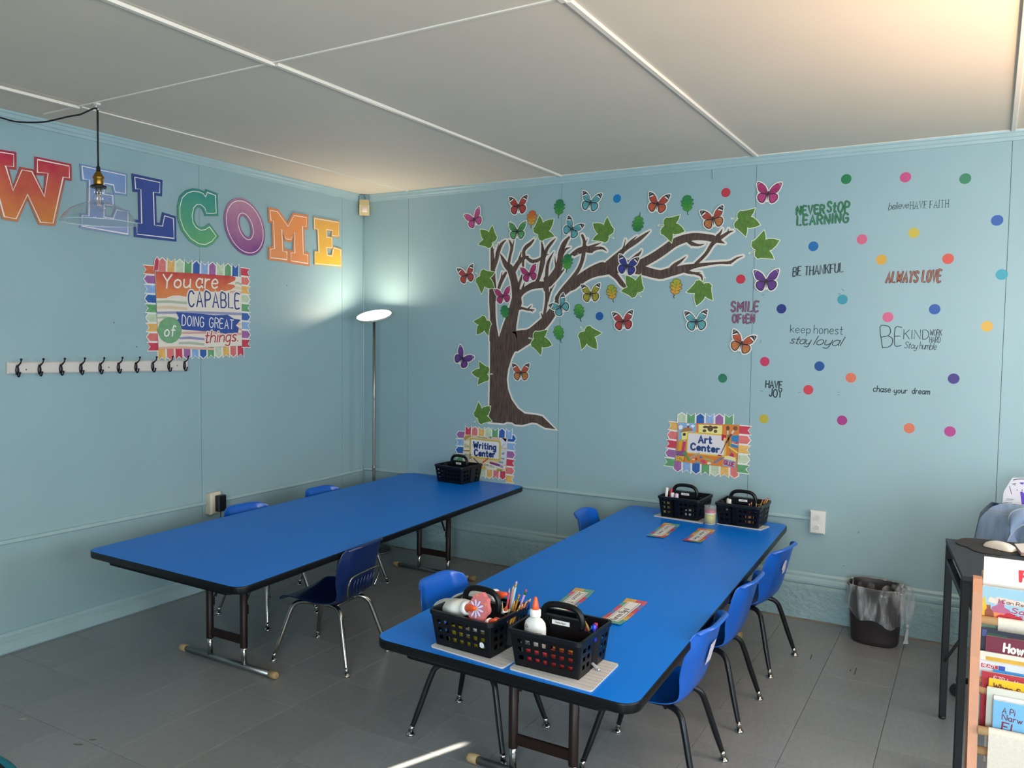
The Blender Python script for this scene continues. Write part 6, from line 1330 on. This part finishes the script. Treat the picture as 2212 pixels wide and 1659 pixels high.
MB().tube([(cxo, cyo+.04, .70), (cxo, cyo+.06, .42), (cxo, cyo-.05, .38), (cxo, cyo-.15, .38)], .015, 8).build('back_support', DM, R)
MB().tube([(cxo, cyo-.2, .09), (cxo, cyo-.2, .40)], .025, 12).build('gas_column', DM, R)
for k in range(5):
    an = 2*PI*k/5+.5; p = (cxo+.26*math.cos(an), cyo-.2+.26*math.sin(an)); l = MB().tube([(cxo, cyo-.2, .11), (p[0], p[1], .07)], [.022, .012], 8).build('leg', DM, R)
    MB().tube([(p[0]-.012*math.sin(an), p[1]+.012*math.cos(an), .026), (p[0]+.012*math.sin(an), p[1]-.012*math.cos(an), .026)], .025, 12).build('castor', DM, l)
# denim jacket: a cloth surface hung over the backrest
DEN = M('74889f', .85, noise=(18, .22), aniso=(3, 1, .5), bump=(500, .4, .001)); DEN2 = M('8298b4', .85, noise=(22, .15), bump=(500, .4, .001)); THR = M('8a8f96', .8)
R = empty('denim_jacket', (cxo, cyo, .5), 'faded denim jacket hung over the chair behind the desk', 'jacket')
yj = cyo-.055
prj = lambda u, v, y=yj: PL(u, v, 1, y)
tl = prj(2160, 1088); tr = tl.x+.44; zt_ = tl.z; rows = []
# left edge of the jacket from shoulder to hem, read against the desk
edge = [prj(2160, 1088.5), prj(2142, 1094), prj(2127, 1107), prj(2117, 1118), prj(2113, 1132), prj(2109, 1150), prj(2105, 1168), prj(2100, 1200), prj(2098, 1260), prj(2100, 1330), prj(2104, 1385)]
nxj = 26
for si, yo in ((0, 0.0), (1, .11)):
    vs = []
    for i, p in enumerate(edge):
        xl = p.x; xr_ = (edge[0].x+.20)*2-xl if i > 2 else (edge[0].x+.20)*2-xl
        for j in range(nxj+1):
            t = j/nxj; x = xl+(xr_-xl)*t; bul = math.sin(PI*t)**.5*.05*(1 if i > 0 else .2)*min(1, i/3); fold = .012*math.sin(t*34+i*.35)*min(1, i/3)+.007*math.sin(t*71+i)
            z = p.z+(.0 if i else .004*math.sin(t*9)); y = yj+(-bul-fold if si == 0 else yo+bul*.4+fold); y = yj if i == 0 else y
            vs.append((x, y, z))
    m = nxj+1; fs = [(i*m+j, i*m+j+1, (i+1)*m+j+1, (i+1)*m+j) for i in range(len(edge)-1) for j in range(nxj)]
    MB().add(vs, fs if si else [f[::-1] for f in fs], True).build('body', DEN, R)
def seam(pts, r_=.0022, nm='seam', y=None): MB().tube(cat([tuple(prj(u, v, yj-.055 if y is None else y)) for u, v in pts], 3), r_, 6).build(nm, THR, R)
# folded front panel with its collar edge, lighter denim
fr = cat([tuple(prj(u, v, yj-.075)) for u, v in ((2232, 1098), (2212, 1098), (2196, 1101), (2184, 1108), (2179, 1120), (2180, 1133), (2184, 1142), (2178, 1156), (2174, 1166))], 3)
inn = cat([tuple(prj(u, v, yj-.085)) for u, v in ((2232, 1140), (2212, 1134), (2203, 1137), (2194, 1143), (2188, 1150), (2184, 1156), (2181, 1160), (2178, 1166), (2174, 1172))], 3)
nn_ = min(len(fr), len(inn)); vs = []
for a, b in zip(fr[:nn_], inn[:nn_]):
    for k in range(6): t = k/5; q = Vector(a).lerp(Vector(b), t); vs.append((q.x, q.y-.02*math.sin(PI*t), q.z))
MB().add(vs, [(i*6+k, i*6+k+1, (i+1)*6+k+1, (i+1)*6+k)[::-1] for i in range(nn_-1) for k in range(5)], True).build('front_panel', DEN2, R)
MB().tube(fr, .0035, 6).build('panel_hem', M('9aa6b4', .8), R); MB().tube(inn, .0035, 6).build('panel_hem', M('9aa6b4', .8), R)
for p, q in (((2134, 1100), (2180, 1110)), ((2132, 1105), (2178, 1114))):
    seam([p, ((p[0]+q[0])/2, (p[1]+q[1])/2-1.5), q], .0014)
# flap of lining seen inside the armhole
fl_ = [prj(u, v, yj-.06) for u, v in ((2189, 1148), (2176, 1165), (2180, 1172), (2198, 1173), (2192, 1160))]
MB().add([tuple(p) for p in fl_]+[(p.x, p.y+.004, p.z) for p in fl_], [(0, 1, 2, 3, 4), (9, 8, 7, 6, 5)]+[(i, 5+i, 5+(i+1) % 5, (i+1) % 5) for i in range(5)]).build('cuff', M('8296b8', .85), R)
# child's drawn face taped up behind the chair
R = empty('face_drawing', tuple(PL(2195, 1089, 1, -.36)), "child's cut-out paper drawing of a face standing above the denim jacket", 'drawing')
pf = lambda pts: [(lambda p: (p.x, p.z))(PL(2100+x/10.366, 1020+y/10.366, 1, -.36)) for x, y in pts]
fD = lambda a, b, d=0.0: Vector((a, -.36-d, b))
MB().prism(pf([(660, 900), (680, 690), (700, 470), (725, 400), (790, 300), (900, 125), (1500, 125), (1600, 300), (1650, 900)]), fD, -.001, .0004).build('paper', M('d3d0d8', .6), R)
mbk = MB(); mbv = MB(); mbg = MB()
for pts, wd, m_ in (([(925, 175), (1000, 155), (1100, 150), (1300, 165)], 18, mbk), ([(905, 268), (975, 255)], 14, mbk), ([(940, 280), (955, 298), (965, 282)], 8, mbk), ([(840, 310), (850, 370), (872, 440), (880, 490)], 10, mbk), ([(1000, 395), (1012, 400)], 14, mbk), ([(1110, 400), (1130, 398)], 16, mbk),
    ([(1075, 240), (1150, 240)], 22, mbv), ([(1090, 255), (1140, 265)], 18, mbv), ([(770, 595), (930, 607)], 9, mbg), ([(750, 622), (905, 628)], 8, mbg), ([(705, 675), (800, 682), (890, 687)], 9, mbg)):
    P = pf(pts); m_.ribbon(P, wd/10.366*.00222, fD, .0005, .0008)
mbv.prism(pf([(1072, 440), (1120, 430), (1200, 520), (1220, 720), (1110, 720), (1095, 600)]), fD, .0005, .0008)
mbk.build('pen_lines', M('2a2030', .6), R); mbv.build('violet_ink', M('5a3cb0', .6), R); mbg.build('green_lines', M('2a6a78', .6), R)

# ================================================================== BOOK RACK
# local frame: u runs along the shelf to the right, w toward the room
og = CPOS+_FW*2.15+_RT*(1015/FPX*2.15); O2 = Vector((og.x, og.y, 0))
ur = (Vector((_RT.x, _RT.y, 0)).normalized()*math.cos(.50)-Vector((_FW.x, _FW.y, 0)).normalized()*math.sin(.50)); wr = Vector((ur.y, -ur.x, 0))
if wr.dot(CPOS-O2) < 0: wr = -wr
def K(u, wv, z): return O2+ur*u+wr*wv+Vector((0, 0, z))
def kz(v, u=0.0, wv=0.0):   # height at which the point (u, w) of the rack meets picture row v
    p = K(u, wv, 0); lo, hi = -1.0, 2.0
    for _ in range(40):
        mid = (lo+hi)/2
        if pix(p.x, p.y, mid)[1] > v: lo = mid
        else: hi = mid
    return lo
ztop = kz(1245)
WOOD = M('b98262', .5, noise=(4, .12), aniso=(8, 8, .6), bump=(60, .1, .001)); DWL = M('d3ab7c', .5, noise=(6, .1), aniso=(1, 6, 6)); CANV = M('cfc6b8', .85, noise=(250, .08), bump=(600, .4, .0008))
R = empty('book_rack', tuple(K(.3, -.1, 0)), 'wooden sling book rack full of picture books at the right edge', 'book rack')
def side(u0):
    # stepped side panel: slim upright that widens downwards
    prof = [(-.03, 0), (-.03, ztop-.02), (-.015, ztop), (.02, ztop), (.045, ztop-.03), (.06, ztop-.20), (.14, ztop-.38), (.22, ztop-.56), (.30, .05), (.30, 0)]
    f = lambda a, b, d=0.0: K(u0+d, a, b); MB().prism(prof, f, 0, .022).build('side_panel', WOOD, R)
side(0.0); side(.62)
tiers = [(1336, .030), (1500, .085), (1575, .130), (1700, .2)]
tz = [kz(1342, .05, .035), kz(1493, .05, .065), kz(1582, .05, .14), kz(1582, .05, .14)-.17]
tw_ = [.035, .065, .14, .19]
for i, (z, wv) in enumerate(zip(tz, tw_)):
    MB().tube([tuple(K(.022, wv, z)), tuple(K(.62, wv, z))], .011, 12).build('dowel', DWL, R)
    MB().tube([tuple(K(.022, wv-.09, z+.10)), tuple(K(.62, wv-.09, z+.10))], .011, 12).build('dowel', DWL, R)
    sl = [(wv+.0125, z+.002), (wv+.012, z+.010), (wv, z+.0135), (wv-.012, z+.004), (wv-.03, z-.035), (wv-.05, z-.045), (wv-.075, z-.01), (wv-.09, z+.09)]
    if i in (0, 2, 3): sl = [(wv+.006, z-.16 if i == 2 else z-.012), (wv+.0125, z-.02)]+sl
    vs = [tuple(K(u_, a, b)) for u_ in (.060 if i == 0 else .045, .60) for a, b in sl]; n = len(sl)
    MB().add(vs, [(k, k+1, n+k+1, n+k) for k in range(n-1)], True).build('canvas_sling', CANV, R)
# books: front cover faces the room
def book(u0, wv, z0_, wd, ht, lean, cover, label, th=.008, spine='d8d4cc'):
    """returns root and a mapping for printing on its cover (a 0..wd, b 0..ht)"""
    nrm_ = wr*math.cos(lean)+Vector((0, 0, 1))*math.sin(lean); upv = Vector((0, 0, 1))*math.cos(lean)-wr*math.sin(lean)
    base = K(u0, wv, z0_); Rb = empty('picture_book', tuple(base), label, 'book')
    f = lambda a, b, d=0.0: base+ur*a+upv*b+nrm_*d
    MB().prism([(0, 0), (wd, 0), (wd, ht), (0, ht)], f, -th, -.0008).build('pages', M(spine, .7), Rb)
    MB().prism([(-.0015, -.0015), (wd+.0015, -.0015), (wd+.0015, ht+.0015), (-.0015, ht+.0015)], f, -.0008, .0006).build('cover', cover, Rb)
    return Rb, f
def ink(Rb, f, txt, p0, p1, h_, wd, col, d=.0012, nm='lettering', **k):
    mb = MB(); write(mb, txt, p0, p1, h_, wd, f, d, d+.0003, **k); return mb.build(nm, M(col, .5), Rb)
def pat(Rb, f, poly, col, d=.0009, nm='cover_print'): return MB().prism(poly, f, d, d+.0002).build(nm, M(col, .5, noise=(50, .12)), Rb)
# tall white book with red letter
zt1 = kz(1200, .03, -.035); Rb, f = book(.026, -.035, zt1-.30, .235, .30, -.06, M('dcdad4', .5), 'tall white book with a large red letter, rising above the rack')
ink(Rb, f, 'F', (.084, .246), (.098, .246), .027, .0075, 'd02a38', serif=False, curve=False)
# I Can Read book
zt2 = kz(1263, .022, .012); hb = zt2-tz[0]+.06; Rb, f = book(.024, .016, zt2-hb, .185, hb, -.06, M('8fb4c4', .45, noise=(8, .08)), 'picture book with I Can Read banner and a red car')
pat(Rb, f, [(.030, hb-.024), (.185, hb-.034), (.185, hb-.049), (.030, hb-.040)], 'd9bcae', .0009, 'banner'); pat(Rb, f, [(.016, hb-.026), (.032, hb-.030), (.032, hb-.044), (.012, hb-.040)], 'd9bcae')
ink(Rb, f, 'I Can Read', (.036, hb-.038), (.110, hb-.043), .009, .0013, '1c1c22', serif=True, space=3)
ink(Rb, f, 'Sammy', (.066, hb-.061), (.150, hb-.067), .013, .0024, 'b02a4a', slant=.1); ink(Rb, f, 'THE', (.070, hb-.073), (.092, hb-.075), .0065, .0018, 'b02a4a')
pat(Rb, f, [(.0, 0), (.185, 0), (.185, .062), (0, .062)], '6f8a78'); pat(Rb, f, [(.020, .068), (.022, .095), (.034, .102), (.037, .116), (.049, .116), (.050, .098), (.062, .092), (.070, .078), (.068, .068)], 'a85a7a', .0012); pat(Rb, f, [(.022, .066), (.070, .066), (.068, .078), (.024, .082)], 'd9824a', .0014)
pat(Rb, f, [(.0, .05), (.0, hb-.03), (.006, hb-.03), (.007, hb-.045), (.012, hb-.05), (.014, hb-.07), (.020, hb-.075), (.020, .05)], 'e0a828', .0012)
pat(Rb, f, [(.033, .072), (.040, .077), (.050, .078), (.056, .084), (.068, .084), (.076, .078), (.090, .075), (.092, .068), (.034, .068)], 'b02030', .0016, 'red_car')
pat(Rb, f, [(.006, .06), (.006, .082), (.011, .090), (.009, .098), (.018, .100), (.019, .090), (.026, .080), (.028, .06)], '8a4a30', .0018); pat(Rb, f, [(.150, .055), (.185, .055), (.185, .075), (.165, .080)], '5a9a4a', .0012)
# middle tier
def tierbook(vtop, u0, wv, wd, cover, label, ht=.16):
    z = kz(vtop, u0, wv); return book(u0, wv, z-ht, wd, ht, -.04, cover, label)+(ht,)
Rb, f, h3 = tierbook(1354, .024, .026, .30, M('1f2434', .5, noise=(20, .2)), 'dark navy book lying low behind the maroon one'); pat(Rb, f, [(.002, h3-.022), (.012, h3-.022), (.012, h3-.003), (.002, h3-.003)], '3f4a80'); pat(Rb, f, [(.014, h3-.024), (.060, h3-.024), (.058, h3-.013), (.014, h3-.010)], '2a4a38'); pat(Rb, f, [(.064, h3-.024), (.12, h3-.024), (.12, h3-.014), (.064, h3-.014)], '5a2a34')
Rb, f, h3 = tierbook(1372, .036, .034, .24, M('6a1c34', .45, noise=(10, .08)), 'maroon book with the white word How'); ink(Rb, f, 'How', (.040, h3-.034), (.082, h3-.036), .022, .0052, 'd8d4cc', gap=2.6)
Rb, f, h3 = tierbook(1405, .024, .042, .27, M('cfcabc', .5), 'cream book with a gold band, under the maroon one'); pat(Rb, f, [(.012, h3-.020), (.24, h3-.020), (.24, h3-.010), (.012, h3-.010)], 'c89a30')
Rb, f, h3 = tierbook(1424, .022, .050, .27, M('c6c8cc', .5), 'pale grey reader book with a red and blue label'); pat(Rb, f, [(.004, h3-.017), (.042, h3-.016), (.042, h3-.007), (.004, h3-.006)], 'b02a38'); pat(Rb, f, [(.043, h3-.019), (.058, h3-.019), (.058, h3-.006), (.043, h3-.006)], '34489a'); ink(Rb, f, 'READY', (.008, h3-.015), (.036, h3-.014), .007, .0012, 'e0dcd8', .0013)
Rb, f, h3 = tierbook(1445, .055, .055, .22, M('2f78b0', .5), 'thin blue book behind the red one')
Rb, f, h3 = tierbook(1448, .029, .066, .25, M('a82a34', .45, noise=(12, .08)), 'red book with white capital author name'); ink(Rb, f, 'EZRA JA', (.026, h3-.016), (.082, h3-.020), .0095, .0011, 'e4dcd8', .0012, serif=True)
Rb, f, h3 = tierbook(1464, .045, .078, .22, M('dcb41c', .45), 'yellow book with brown title beginning When'); ink(Rb, f, 'When S', (.009, h3-.022), (.068, h3-.027), .013, .0026, '6a2a2c', .0012)
# front tier
Rb, f, h3 = tierbook(1482, .041, .095, .26, M('c8c7bb', .55), 'large pale book behind the light blue one', .20)
Rb, f, h3 = tierbook(1501, .056, .106, .24, M('d8d8d8', .5), 'thin white book just behind the light blue one', .18)
Rb, f, h3 = tierbook(1511, .0555, .118, .24, M('6fa8cc', .45, noise=(6, .1)), 'light blue book with dark red handwritten title', .16)
ink(Rb, f, 'A Pi', (.019, h3-.028), (.046, h3-.030), .015, .0017, '6a2038', .0012); ink(Rb, f, 'Narw', (.019, h3-.045), (.062, h3-.048), .014, .0018, '6a2038', .0012); ink(Rb, f, 'Fl', (.019, h3-.073), (.040, h3-.075), .021, .0030, '7a1c34', .0012)

# ================================================================== ROUND MAT in the lower left corner
p1 = PL(0, 1640, 2, 0); p2 = PL(26, 1659, 2, 0); t = (p2-p1).normalized(); n_ = Vector((t.y, -t.x, 0))
if n_.dot(CPOS-p1) < 0: n_ = -n_
rc = (p1+p2)/2+n_*.5
R = empty('round_mat', (rc.x, rc.y, 0), 'navy round floor mat with teal edge, only its rim showing at lower left', 'mat')
MB().lathe([(.0001, .006), (.485, .006), (.485, .0005)][::-1], 64, Matrix.Translation(rc)).build('mat_field', M('0b1028', .85), R)
MB().lathe([(.484, .0005), (.484, .0065), (.49, .009), (.505, .009), (.512, .004), (.512, .0005)][::-1], 64, Matrix.Translation(rc)).build('bound_edge', M('0a7280', .7), R)

# uplighter beyond the right edge of the picture, the source of the warm glow on the ceiling
R = empty('uplighter', (4.95, -2.1, 0), 'slim floor lamp throwing warm light on the ceiling beyond the right edge', 'lamp')
TU = Matrix.Translation((4.95, -2.1, 0))
MB().lathe([(.118, .001), (.125, .006), (.125, .018), (.02, .026), (.012, .034)], 32, TU).build('base', M('26292b', .35, coat=.3), R)
MB().tube([(4.95, -2.1, .03), (4.95, -2.1, 1.55)], .0098, 12).build('pole', STL, R)
MB().lathe([(.012, 1.53), (.05, 1.54), (.11, 1.57), (.14, 1.62), (.137, 1.62), (.105, 1.575), (.045, 1.55)], 32, TU).build('bowl', M('b8b4aa', .4), R)
for o in list(bpy.data.objects):
    if '_w' in o: del o['_w']
